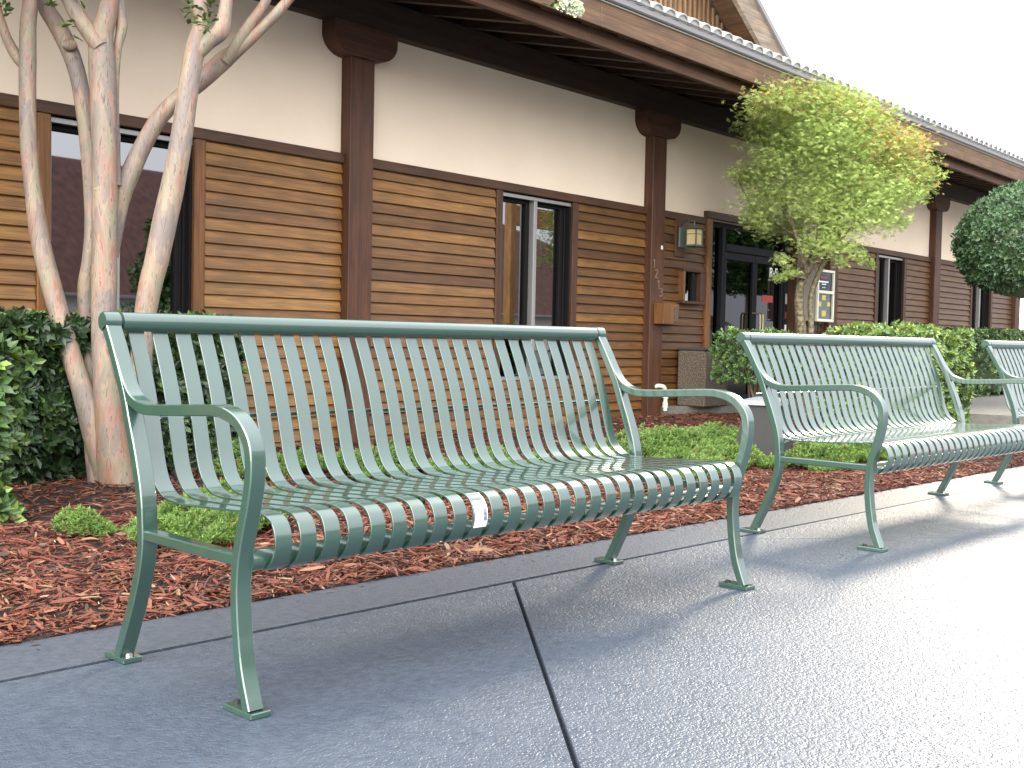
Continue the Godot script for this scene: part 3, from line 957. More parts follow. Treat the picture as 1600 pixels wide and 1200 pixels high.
# ------------------------------------------------------------------ things on and by the wall
func build_wall_things(B: Node3D) -> void:
	var T := B.transform
	# lantern
	var l := thing("wall_lantern", "verdigris wall lantern with amber glass beside the entrance door", "lamp", T * at(Vector3(8.05, 1.72, .03)))
	part(l, "mounting_board", bx(-.085, .085, -.09, .30, -.03, .012, .003), M.trim)
	part(l, "backplate", bx(-.05, .05, .0, .205, .013, .035, .006), M.verdigris)
	var b := MB.new()
	b.tube(spline([Vector3(0, .185, .03), Vector3(0, .235, .06), Vector3(0, .255, .12), Vector3(0, .255, .165), Vector3(0, .215, .17)], 4), splinef([.008, .007, .007, .007, .007], 4), 8)
	part(l, "arm", b.mesh(), M.verdigris)
	b = MB.new()
	var a := .078
	var cz := .17
	b.poly([Vector3(-a, .18, cz + a), Vector3(a, .18, cz + a), Vector3(.02, .215, cz + .02), Vector3(-.02, .215, cz + .02)])
	b.poly([Vector3(a, .18, cz + a), Vector3(a, .18, cz - a), Vector3(.02, .215, cz - .02), Vector3(.02, .215, cz + .02)])
	b.poly([Vector3(a, .18, cz - a), Vector3(-a, .18, cz - a), Vector3(-.02, .215, cz - .02), Vector3(.02, .215, cz - .02)])
	b.poly([Vector3(-a, .18, cz - a), Vector3(-a, .18, cz + a), Vector3(-.02, .215, cz + .02), Vector3(-.02, .215, cz - .02)])
	b.poly([Vector3(-.02, .215, cz + .02), Vector3(.02, .215, cz + .02), Vector3(.02, .215, cz - .02), Vector3(-.02, .215, cz - .02)])
	b.poly([Vector3(-a, .18, cz - a), Vector3(a, .18, cz - a), Vector3(a, .18, cz + a), Vector3(-a, .18, cz + a)])
	part(l, "cap", b.mesh(), M.verdigris)
	part(l, "glass", bx(-.052, .052, .025, .176, cz - .052, cz + .052, .002), M.amber_glass)
	for e in [[-1, -1], [1, -1], [1, 1], [-1, 1]]:
		part(l, "corner_bar", bx(e[0] * .055 - .006, e[0] * .055 + .006, .02, .179, cz + e[1] * .055 - .006, cz + e[1] * .055 + .006, .001), M.verdigris)
	part(l, "base", bx(-.064, .064, .004, .022, cz - .064, cz + .064, .004), M.verdigris)
	for sx in [-1, 1]: part(l, "glazing_bar", bx(sx * .054 - .003, sx * .054 + .003, .125, .131, cz - .049, cz + .049, .001), M.verdigris)
	part(l, "glazing_bar", bx(-.049, .049, .125, .131, cz + .051, cz + .057, .001), M.verdigris)
	# small square service window in the siding
	var sw := thing("service_window", "small square wood framed window below the wall lantern", "window", T * at(Vector3(8.06, 1.17, .02)))
	part(sw, "frame", bx(0, .40, 0, .03, 0, .07, .003), M.trim); part(sw, "frame", bx(0, .40, .32, .35, 0, .07, .003), M.trim)
	part(sw, "frame", bx(0, .03, .031, .319, 0, .07, .003), M.warm_trim); part(sw, "frame", bx(.32, .40, .031, .319, 0, .07, .003), M.trim)
	part(sw, "pane", bx(.031, .319, .031, .319, .014, .018, 0.0), M.solar_glass)
	part(sw, "sash", bx(.20, .24, .031, .319, .019, .045, .002), M.bronze_frame)
	# wooden box on the post
	var wb := thing("wooden_box", "small brown wooden box fixed to the post beside the service window", "box", T * at(Vector3(7.60, .955, .102)))
	part(wb, "case", bx(-.08, .10, 0, .20, 0, .115, .004), M.warm_trim)
	part(wb, "side_panel", bx(.102, .115, .02, .185, .008, .108, .002), M.trim)
	part(wb, "screen_frame", bx(.117, .33, 0, .20, .0, .02, .003), M.warm_trim)
	part(wb, "mesh_panel", bx(.137, .31, .02, .18, .021, .025, 0.0), M.aggregate)
	# house number and a white tab on the post
	var f := SystemFont.new(); f.font_names = PackedStringArray(["Droid Sans"])
	var hn := thing("house_number", "faint grey digits stepping down the brown post by the door", "number", T * at(Vector3(7.57, 1.38, .102)))
	for e in [["1", -.062, .15], ["2", -.022, .055], ["1", .022, -.045], ["3", .068, -.12]]:
		var t := TextMesh.new(); t.text = e[0]; t.font = f; t.font_size = 64; t.pixel_size = .0018; t.depth = .003
		part(hn, "digit", t, M.faint_white, at(Vector3(e[1], e[2], .0)))
	var tab := part(self, "white_tab", bx(-.013, .013, -.018, .018, 0, .006, .001), M.white, T * at(Vector3(7.63, 1.69, .1005)))
	tab.set_meta("label", "tiny white plastic tab on the brown post above the digits"); tab.set_meta("category", "tab")
	# PVC pipe elbow at the foot of the post
	var pp := thing("drain_pipe", "short cream plastic drain pipe elbow at the foot of the brown post", "pipe", T * at(Vector3(7.63, .12, .12)))
	b = MB.new()
	b.tube(spline([Vector3(-.05, .225, -.05), Vector3(-.02, .24, -.005), Vector3(.02, .23, .03), Vector3(.05, .18, .03), Vector3(.055, .13, .03), Vector3(.055, .0, .03)], 4), splinef([.021, .021, .021, .021, .021, .021], 4), 10)
	part(pp, "pipe", b.mesh(), M.pvc)
	for y in [.03, .12]:
		b = MB.new(); b.tube([Vector3(.055, y, .03), Vector3(.055, y + .05, .03)], [.028, .028], 10); part(pp, "coupling", b.mesh(), M.pvc)
	# aggregate litter bin
	var lb := thing("litter_bin", "square pebbled concrete litter bin with dark lid near the door", "bin", T * at(Vector3(8.22, .155, .23)))
	part(lb, "body", bx(-.21, .21, 0, .55, -.16, .16, .012), M.aggregate)
	part(lb, "lid", bx(-.215, .215, .552, .578, -.165, .165, .008), M.lid)
	part(lb, "corner_strip", bx(.211, .222, .0, .55, .14, .158, .002), M.lid)
	# wall cabinet with two dark displays
	var c := thing("display_cabinet", "beige metal wall cabinet with two dark panels and yellow notes", "cabinet", T * at(Vector3(10.93, 1.06, .035)))
	part(c, "case", bx(-.21, .215, 0, .60, 0, .17, .006), M.beige_metal)
	var fr := part(c, "front_frame", bx(-.215, .22, -.004, .03, .171, .20, .004), M.cream_frame)
	part(fr, "rail", bx(-.215, .22, .575, .604, .171, .20, .004), M.cream_frame)
	part(fr, "rail", bx(-.185, .19, .325, .36, .171, .20, .004), M.cream_frame)
	part(fr, "rail", bx(-.215, -.186, .031, .574, .171, .20, .004), M.cream_frame)
	part(fr, "rail", bx(.191, .22, .031, .574, .171, .20, .004), M.cream_frame)
	for e in [[.031, .324], [.361, .574]]: part(c, "screen", bx(-.184, .189, e[0], e[1], .171, .178, 0.0), M.screen)
	for e in [[-.07, .25, .08], [-.17, .175, .07], [.07, .18, .065], [-.07, .06, .09]]:
		part(c, "yellow_note", bx(e[0], e[0] + e[2] * 1.2, e[1], e[1] + e[2] * .75, .179, .181, 0.0), M.yellow)
	for e in [[-.15, .455, .24, .018], [-.08, .43, .11, .012], [-.07, .395, .08, .008]]:
		part(c, "printed_line", bx(e[0], e[0] + e[2], e[1], e[1] + e[3], .179, .180, 0.0), M.white)
	part(c, "printed_line", bx(-.11, .06, .50, .525, .179, .180, 0.0), M.red_text)
	part(c, "printed_line", bx(.10, .13, .10, .135, .179, .180, 0.0), M.faint_white)
	b = MB.new(); b.tube([Vector3(.1, 0, .06), Vector3(.1, -.1, .06), Vector3(.11, -.35, .01), Vector3(.11, -.9, .01)], [.008, .008, .008, .008], 6)
	part(c, "cable", b.mesh(), M.black_iron)
	# small white box high on the trim
	var wl := thing("alarm_box", "small white plastic box on the brown trim above the cabinet", "box", T * at(Vector3(11.42, 1.78, .105)))
	part(wl, "case", bx(.115, .155, 0, .11, -.06, .015, .006), M.cream_frame); part(wl, "cover", bx(.120, .150, .01, .10, .016, .022, .002), M.cream_frame)

func utility_box() -> void:
	var o := thing("utility_box", "weathered dark grey plastic utility box with pale lid among the juniper", "utility box", Transform3D(Basis(Vector3.UP, .35), Vector3(5.42, .03, -1.70)))
	var b := MB.new()
	# tapering body
	var y0 := .02
	var y1 := .36
	var w0 := Vector2(.18, .16)
	var w1 := Vector2(.125, .11)
	var cr = func(w: Vector2, y: float): return [Vector3(-w.x, y, w.y), Vector3(w.x, y, w.y), Vector3(w.x, y, -w.y), Vector3(-w.x, y, -w.y)]
	var lo: Array = cr.call(w0, y0)
	var hi: Array = cr.call(w1, y1)
	for k in 4: b.poly([lo[k], lo[(k + 1) % 4], hi[(k + 1) % 4], hi[k]])
	b.poly(hi)
	part(o, "body", b.mesh(), M.grey_plastic)
	b = MB.new()
	var l1: Array = cr.call(w1 + Vector2(.022, .022), y1 - .01)
	var l2: Array = cr.call(w1 + Vector2(.018, .018), y1 + .022)
	var l3: Array = cr.call(w1 - Vector2(.05, .05), y1 + .04)
	for k in 4:
		b.poly([l1[k], l1[(k + 1) % 4], l2[(k + 1) % 4], l2[k]])
		b.poly([l2[k], l2[(k + 1) % 4], l3[(k + 1) % 4], l3[k]])
	b.poly(l3)
	l1.reverse(); b.poly(l1)
	part(o, "lid", b.mesh(), M.grey_lid)
	part(o, "foot_flange", bx(-.188, .188, 0, .028, -.168, .168, .006), M.grey_plastic)
	part(o, "rib", bx(-.06, .12, .10, .108, .13, .150, .003), M.grey_lid)
	part(o, "latch", bx(-.01, .02, .105, .13, .13, .154, .003), M.grey_lid)

# ------------------------------------------------------------------ plants
func plants() -> void:
	var pit := rosette(9, .075, .030, .55, 3)
	var boxl := rosette(9, .042, .019, .7, 8)
	hedge("clipped_hedge", "dark green broad leaved hedge behind the multi stemmed tree", -1.6, 2.28, -3.78, -3.18, .80, .02, 5200, pit, Vector3(.022, .046, .016), Vector3(.10, .17, .04), 150)
	hedge("leafy_shrub", "bright glossy shrub standing forward of the dark hedge", -1.3, .57, -2.72, -2.15, .70, .02, 2400, pit, Vector3(.07, .125, .042), Vector3(.19, .29, .06), 150)
	hedge("rounded_bush", "rounded light green bush behind the gap between the benches", 7.35, 8.30, -2.35, -1.50, .87, .05, 3600, boxl, Vector3(.115, .185, .05), Vector3(.26, .34, .08), 80)
	hedge("open_bush", "leggy green bush with bare brown stems beside the litter bin", 7.80, 8.62, -3.75, -3.20, .80, .08, 800, boxl, Vector3(.065, .125, .035), Vector3(.17, .27, .06), 60, 16, 0.0)
	hedge("long_hedge", "long low dark clipped hedge in front of the far windows", 12.6, 24.0, -4.3, -3.5, .88, .12, 9000, boxl, Vector3(.040, .080, .022), Vector3(.11, .18, .04), 40)
	# spreading juniper mats
	var spray := MB.new()
	var r := RandomNumberGenerator.new(); r.seed = 77
	for k in 22:
		var a := r.randf() * TAU
		var e := r.randf_range(.1, 1.4)
		add_leaf(spray, Transform3D(Basis(Vector3.UP, a) * Basis(Vector3.RIGHT, -e), Vector3(0, r.randf() * .012, 0)), r.randf_range(.010, .021), .0042, .3)
	var sm := spray.mesh()
	var mats := [
		["juniper_mat", "small bright juniper mat on the mulch behind the sticker bench's left legs", [[1.05, -1.40, .30, .22, .07], [.80, -1.20, .20, .12, .06], [1.35, -1.75, .28, .22, .07], [.62, -1.60, .10, .09, .05]], 2100],
		["juniper_mat", "juniper mat between the sticker bench and the dark hedge", [[2.25, -2.75, .35, .22, .11], [2.75, -2.45, .42, .22, .10], [3.2, -2.05, .40, .20, .09], [2.3, -1.6, .22, .14, .06]], 3000],
		["juniper_mat", "wide juniper mat spreading round the grey utility box", [[4.9, -2.1, .70, .42, .10], [5.7, -2.35, .60, .40, .08], [4.45, -1.5, .45, .28, .09], [4.0, -1.35, .35, .18, .07], [5.2, -1.15, .55, .22, .08], [5.9, -1.25, .55, .25, .09], [6.6, -1.5, .5, .3, .09]], 9500]]
	for e in mats:
		var p0: Array = e[2][0]
		var c := Vector3(p0[0], bed_height(p0[0], p0[1]), p0[1])
		var o := thing(e[0], e[1], "ground cover", at(c), "juniper mats in the mulch bed")
		var xs := []
		var cs := []
		var tot := 0.0
		for q in e[2]: tot += q[2] * q[3]
		var lump := noise(3.2, 91, 2)
		for k in int(e[3] * 2.2):
			var pick := rng.randf() * tot
			var f := 0
			while f < e[2].size() - 1 and pick > e[2][f][2] * e[2][f][3]: pick -= e[2][f][2] * e[2][f][3]; f += 1
			var q: Array = e[2][f]
			var a := rng.randf() * TAU
			var rr := sqrt(rng.randf())
			rr *= 1.0 + .22 * lump.get_noise_2d(cos(a) * .4 + f * 3.0, sin(a) * .4)
			var x: float = q[0] + cos(a) * rr * q[2]
			var z: float = q[1] + sin(a) * rr * q[3]
			if z > -.75: continue
			if Vector2(x - 5.42, z + 1.70).length() < .25: continue
			var lm: float = lump.get_noise_2d(x, z)
			var h: float = q[4] * (.35 + .65 * sqrt(maxf(0, 1.0 - rr * rr))) * (1.0 + 1.5 * lm)
			var y: float = bed_height(x, z) + h * rng.randf_range(.45, 1.0)
			xs.append(Transform3D(facing(Vector3(rng.randfn(0, .35) + cos(a) * rr * .7, 1, rng.randfn(0, .35) + sin(a) * rr * .7), rng.randf() * TAU, rng.randf_range(.8, 1.4)), Vector3(x, y, z) - c))
			var g := rng.randf_range(.75, 1.25)
			var dry := rng.randf() < .03
			cs.append(Color(.26, .15, .05) if dry else Color(.165 * g, .265 * g, .065 * g))
		scatter(o, "foliage", sm, M.soft_leaf, xs, cs)

# ------------------------------------------------------------------ multi-stemmed tree
func crape_myrtle() -> void:
	var D := 5.7517
	var base := Vector3(1.42, .02, -3.01)
	var o := thing("crape_myrtle_tree", "smooth barked tree with five pale mottled trunks beside the dark window", "tree", at(base))
	var k := D / F * .5
	# pixel paths, widths in pixels, depth offset
	var trunks := [
		[[[172, 770, 46], [166, 730, 46], [150, 680, 40], [131, 615, 34], [113, 560, 31], [95, 498, 30], [76, 430, 30], [62, 370, 29], [52, 300, 26], [45, 230, 25], [43, 150, 25], [43, 95, 26], [44, 40, 24], [48, -20, 22], [40, -110, 18], [30, -230, 12]], .0],
		[[[43, 105, 20], [26, 88, 17], [10, 58, 15], [-2, 20, 13], [-20, -50, 10]], .02],
		[[[160, 755, 44], [150, 690, 36], [143, 620, 28], [138, 560, 24], [133, 500, 22], [132, 450, 22], [139, 410, 22], [144, 360, 24], [143, 300, 25], [138, 230, 26], [131, 170, 26], [122, 120, 27], [110, 82, 28], [92, 45, 28], [70, 8, 27], [55, -40, 22], [60, -160, 16]], .14],
		[[[186, 772, 66], [182, 735, 64], [176, 690, 56], [170, 640, 46], [166, 580, 40], [163, 520, 38], [163, 450, 38], [163, 380, 38], [164, 300, 38], [163, 220, 39], [161, 140, 40], [159, 95, 40], [158, 55, 36], [168, 20, 30], [176, -30, 26], [190, -150, 18], [200, -260, 10]], .0],
		[[[158, 75, 28], [138, 48, 26], [118, 18, 25], [100, -20, 22], [70, -120, 15]], -.03],
		[[[183, 290, 14], [181, 220, 12], [180, 140, 12], [183, 80, 13], [190, 45, 17], [188, 10, 17], [186, -40, 15], [200, -140, 10]], .05],
		[[[172, 400, 26], [180, 350, 28], [190, 305, 31], [205, 268, 30], [225, 225, 27], [250, 183, 26], [280, 152, 25], [305, 135, 25], [330, 112, 28], [352, 92, 28], [378, 72, 20], [405, 48, 17], [440, 12, 16], [470, -25, 14], [540, -110, 10]], .10],
		[[[350, 96, 20], [368, 72, 18], [388, 42, 17], [415, 2, 15], [440, -60, 12]], .08],
		[[[236, 768, 42], [231, 720, 36], [226, 660, 33], [222, 600, 32], [222, 540, 32], [230, 470, 34], [245, 405, 36], [258, 345, 37], [270, 290, 36], [281, 230, 34], [290, 170, 31], [297, 120, 30], [304, 80, 31], [312, 45, 25], [313, 0, 22], [308, -60, 18], [320, -180, 12]], -.12],
		[[[304, 88, 22], [325, 66, 24], [345, 48, 26], [352, 15, 20], [358, -30, 18], [380, -140, 12]], -.12]]
	var n := 0
	for e in trunks:
		var p := []
		var r := []
		for q in e[0]:
			var off: float = e[1] * clampf((770.0 - q[1]) / 250.0, 0, 1)
			p.append(px(q[0], q[1], D + off) - base); r.append(q[2] * k)
		var b := MB.new()
		b.tube(spline(p, 5), splinef(r, 5), 18, .06, true, n + 3)
		part(o, "trunk" if n in [0, 2, 3, 8] else "branch", b.mesh(), M.bark)
		n += 1
	# knots where limbs were pruned
	for q in [[108, 72, 17, .10], [349, 48, 13, -.10], [152, 296, 8, -.03]]:
		var b := MB.new()
		var c: Vector3 = px(q[0], q[1], D + q[3]) - base
		var rr: float = q[2] * k * 1.2
		b.tube([c - Vector3(rr, 0, 0), c + Vector3(-rr * .5, .0, .01), c + Vector3(rr * .4, .005, .015), c + Vector3(rr * .9, .01, .02)], [rr * .5, rr * .95, rr * .9, rr * .45], 10, .25, true, 9)
		part(o, "knot", b.mesh(), M.bark)
	# crown above, mostly beyond the picture's top edge
	var lm := leaf_mesh(.055, .028).mesh()
	var xs := []
	var cs := []
	var heads := []
	for h in 46:
		var c := px(rng.randf_range(-320, 720), rng.randf_range(-620, -130), D + rng.randf_range(-.9, .5))
		heads.append([c, rng.randf_range(.16, .30), 48])
	for q in [[322, 14, .0, .05, 26], [298, 16, -.06, .035, 14], [320, 36, -.14, .035, 18], [4, 12, -.1, .05, 14], [112, -6, .0, .04, 10], [80, 5, .05, .03, 8], [108, 35, .0, .02, 5], [118, 55, .08, .015, 4], [292, -10, 0., .05, 14], [868, 2, 0., .03, 6]]:
		heads.append([px(q[0], q[1], D + q[2] - .1), q[3], q[4]])
	for h in heads:
		for j in h[2]:
			var d: Vector3 = Vector3(rng.randfn(0, 1), rng.randfn(0, .8), rng.randfn(0, 1)) * h[1] * .6
			xs.append(Transform3D(facing(Vector3(rng.randfn(0, .6), 1, rng.randfn(0, .6)), rng.randf() * TAU, rng.randf_range(.6, 1.1)), h[0] + d - base))
			cs.append(leaf_col(Vector3(.06, .13, .03), .4, .3))
	scatter(o, "crown", lm, M.leaf, xs, cs)
	# white flower panicle hanging into view on a long twig
	var tw := MB.new()
	var fc := px(892, 4, D - .1) - base
	tw.tube(spline([px(540, -110, D + .1) - base, px(700, -150, D) - base, px(830, -90, D - .1) - base, fc], 5), splinef([.008, .006, .004, .002], 5), 6)
	part(o, "twig", tw.mesh(), M.twig)
	var fm := MB.new()
	for j in 4: add_leaf(fm, Transform3D(Basis(Vector3.UP, j * PI / 2) * Basis(Vector3.RIGHT, -.4), Vector3.ZERO), .011, .011, .4)
	xs = []; cs = []
	for j in 420:
		var t := rng.randf()
		var d := Vector3(rng.randfn(0, 1), rng.randfn(0, 1), rng.randfn(0, 1)) * (.022 * (1.0 - .45 * t))
		xs.append(Transform3D(facing(d + Vector3(.001, 0, 0), rng.randf() * TAU, rng.randf_range(.7, 1.2)), fc + cam_basis.x * (.07 * (t - .45)) - Vector3(0, .06 * t - .02, 0) + d))
		cs.append(Color(.78, .80, .70) * rng.randf_range(.75, 1.05))
	scatter(o, "flower_panicle", fm.mesh(), M.soft_leaf, xs, cs)

func maple() -> void:
	var D := 11.2
	var base := Vector3(8.72, .06, -3.33)
	var o := thing("maple_tree", "small feathery yellow green maple with two slim stems before the entrance", "tree", at(base))
	var k := D / F * .5
	var P = func(u, v, dd = 0.0): return px(u, v, D + dd) - base
	var limbs := [
		[[[1256, 660, 17], [1254, 580, 16], [1252, 515, 16], [1248, 470, 14], [1253, 440, 13], [1266, 412, 14], [1280, 370, 11], [1283, 320, 10], [1290, 260, 8], [1288, 200, 5], [1280, 160, 3]], 0.0],
		[[[1268, 660, 11], [1268, 560, 10], [1267, 500, 9], [1266, 470, 8], [1272, 445, 9], [1290, 405, 8], [1320, 350, 7], [1350, 300, 6], [1390, 250, 4], [1420, 215, 2]], .08],
		[[[1262, 425, 9], [1250, 395, 7], [1242, 360, 6], [1222, 310, 5], [1205, 260, 4], [1200, 200, 2]], -.4],
		[[[1270, 405, 8], [1300, 385, 6], [1345, 345, 5], [1390, 310, 4], [1450, 280, 2]], -.15],
		[[[1283, 330, 7], [1310, 280, 6], [1325, 220, 5], [1340, 170, 2]], .1],
		[[[1245, 370, 5], [1205, 345, 4], [1180, 330, 3], [1150, 275, 2]], -.1],
		[[[1258, 435, 5], [1240, 428, 4], [1222, 405, 2]], -.2],
		[[[1290, 400, 5], [1325, 395, 4], [1355, 405, 2]], -.2],
		[[[1284, 300, 6], [1262, 240, 5], [1245, 180, 3]], .15],
		[[[1350, 300, 5], [1390, 290, 4], [1430, 245, 2]], .12]]
	var n := 0
	for e in limbs:
		var p := []
		var r := []
		for q in e[0]: p.append(P.call(q[0], q[1], e[1] * clampf((500.0 - q[1]) / 200.0, -.3, 2.0))); r.append(q[2] * k)
		var b := MB.new(); b.tube(spline(p, 4), splinef(r, 4), 9, .08, true, n + 40)
		part(o, "trunk" if n < 2 else "branch", b.mesh(), M.maple_bark)
		n += 1
	# feathery foliage sprays
	var leaf := MB.new()
	for j in 5:
		var a := (j - 2) * .62
		add_leaf(leaf, Transform3D(Basis(Vector3.UP, a) * Basis(Vector3.RIGHT, .15), Vector3.ZERO), .037 * (1.0 - .13 * absf(j - 2)), .0052, .2)
	var lm := leaf.mesh()
	var clumps := []
	for c in [[1200, 165, 34], [1240, 160, 36], [1285, 155, 36], [1325, 165, 36], [1365, 185, 36], [1190, 205, 32], [1230, 205, 40], [1275, 205, 42], [1320, 210, 42], [1365, 225, 40], [1405, 225, 32], [1430, 225, 26], [1210, 250, 36], [1250, 255, 42], [1295, 260, 44], [1340, 265, 42], [1385, 265, 40], [1425, 262, 32], [1450, 275, 22], [1185, 270, 26], [1160, 275, 16], [1145, 268, 10], [1195, 300, 34], [1235, 305, 40], [1280, 310, 40], [1325, 310, 40], [1370, 305, 38], [1410, 300, 28], [1435, 300, 16], [1185, 335, 26], [1220, 345, 32], [1255, 350, 30], [1300, 350, 34], [1345, 340, 32], [1385, 340, 24], [1410, 345, 12], [1195, 350, 18], [1265, 385, 20], [1300, 385, 22], [1330, 385, 16], [1222, 405, 12], [1235, 425, 13], [1215, 432, 8], [1345, 400, 10], [1360, 410, 7], [1315, 408, 10]]:
		clumps.append(c)
	var xs := []
	var cs := []
	for c in clumps:
		var cnt := int(c[2] * c[2] * .80) + 40
		var span := 1.0 - absf(c[0] - 1300.0) / 190.0
		var tops := []
		for s in 4: tops.append(rng.randf_range(-.75, .55) * clampf(span + .15, .15, 1) - (.4 if c[1] < 270 and c[0] < 1300 else 0.0))
		for j in cnt:
			var d: Vector2 = Vector2(rng.randfn(0, .58), rng.randfn(0, .46)) * c[2]
			var dep: float = tops[j % 4] + rng.randfn(0, .10)
			# flat layered sprays: quantise the height a little
			var vv: float = c[1] + d.y
			var p: Vector3 = P.call(c[0] + d.x, vv, dep)
			# keep the crown clear of the eaves
			while p.y + base.y > 2.82 and (p.z + base.z) + .0606 * (p.x + base.x) < -2.42:
				dep -= .12
				p = P.call(c[0] + d.x, vv, dep)
			xs.append(Transform3D(facing(Vector3(rng.randfn(0, .45), 1, rng.randfn(0, .45)), rng.randf() * TAU, rng.randf_range(.7, 1.25)) * Basis(Vector3.RIGHT, .35), p))
			var orange_share := clampf((c[0] - 1330.0) / 90.0, 0, 1) * clampf((290.0 - c[1]) / 60.0, 0, 1) * .55 + (.18 if c[1] < 175 else 0.0)
			var g := rng.randf_range(.7, 1.25)
			var col := Color(.36 * g, .45 * g, .13 * g)
			if rng.randf() < orange_share: col = Color(.52 * g, .33 * g, .13 * g)  # more orange leaves towards the upper right and the top
			cs.append(col)
	scatter(o, "crown", lm, M.soft_leaf, xs, cs)

func topiary() -> void:
	var D := 12.0
	var cen := px(1618, 383, D)
	var base := Vector3(cen.x, .1, cen.z)
	var o := thing("topiary_tree", "clipped round dark green tree past the last bench", "tree", at(base))
	var c := cen - base
	var R := Vector3(.80, .66, .80)
	var b := MB.new()
	b.tube(spline([Vector3(0, 0, 0), Vector3(.03, .6, .02), Vector3(0, c.y - .3, 0), c], 4), splinef([.075, .06, .055, .04], 4), 12, .1)
	part(o, "trunk", b.mesh(), M.maple_bark)
	for k in 9:
		b = MB.new()
		var a := TAU * k / 9.0
		b.tube(spline([Vector3(0, c.y - .5 + .03 * k, 0), c + Vector3(cos(a) * .3, -.2, sin(a) * .3), c + Vector3(cos(a) * R.x * .8, .15 * sin(k * 2.0), sin(a) * R.z * .8)], 3), splinef([.03, .02, .008], 3), 6)
		part(o, "branch", b.mesh(), M.maple_bark)
	var sph := SphereMesh.new(); sph.radius = 1.0; sph.height = 2.0; sph.radial_segments = 24; sph.rings = 12
	part(o, "filler_core", sph, M.hedge_core, Transform3D(Basis().scaled(R * .86), c))  # solid ball added to fill the crown behind its shoots
	var cm := rosette(8, .050, .022, .45, 19)
	var nz := noise(1.8, 4, 3)
	var xs := []
	var cs := []
	for k in 5200:
		var d := Vector3(rng.randfn(0, 1), rng.randfn(0, 1), rng.randfn(0, 1)).normalized()
		var rr := .97 + .10 * nz.get_noise_3dv(d * 2.0) - absf(rng.randfn(0, .035))
		if d.y < -.55: rr *= 1.0 - (-.55 - d.y) * .45
		if rng.randf() < .03: rr += rng.randf() * .07
		var p := c + d * R * rr
		xs.append(Transform3D(facing(d * .9 + Vector3(rng.randfn(0, .4), -.25, rng.randfn(0, .4)), rng.randf() * TAU, rng.randf_range(.8, 1.3)), p))
		cs.append(leaf_col(Vector3(.055, .105, .045), .4))
	scatter(o, "crown", cm, M.leaf, xs, cs)

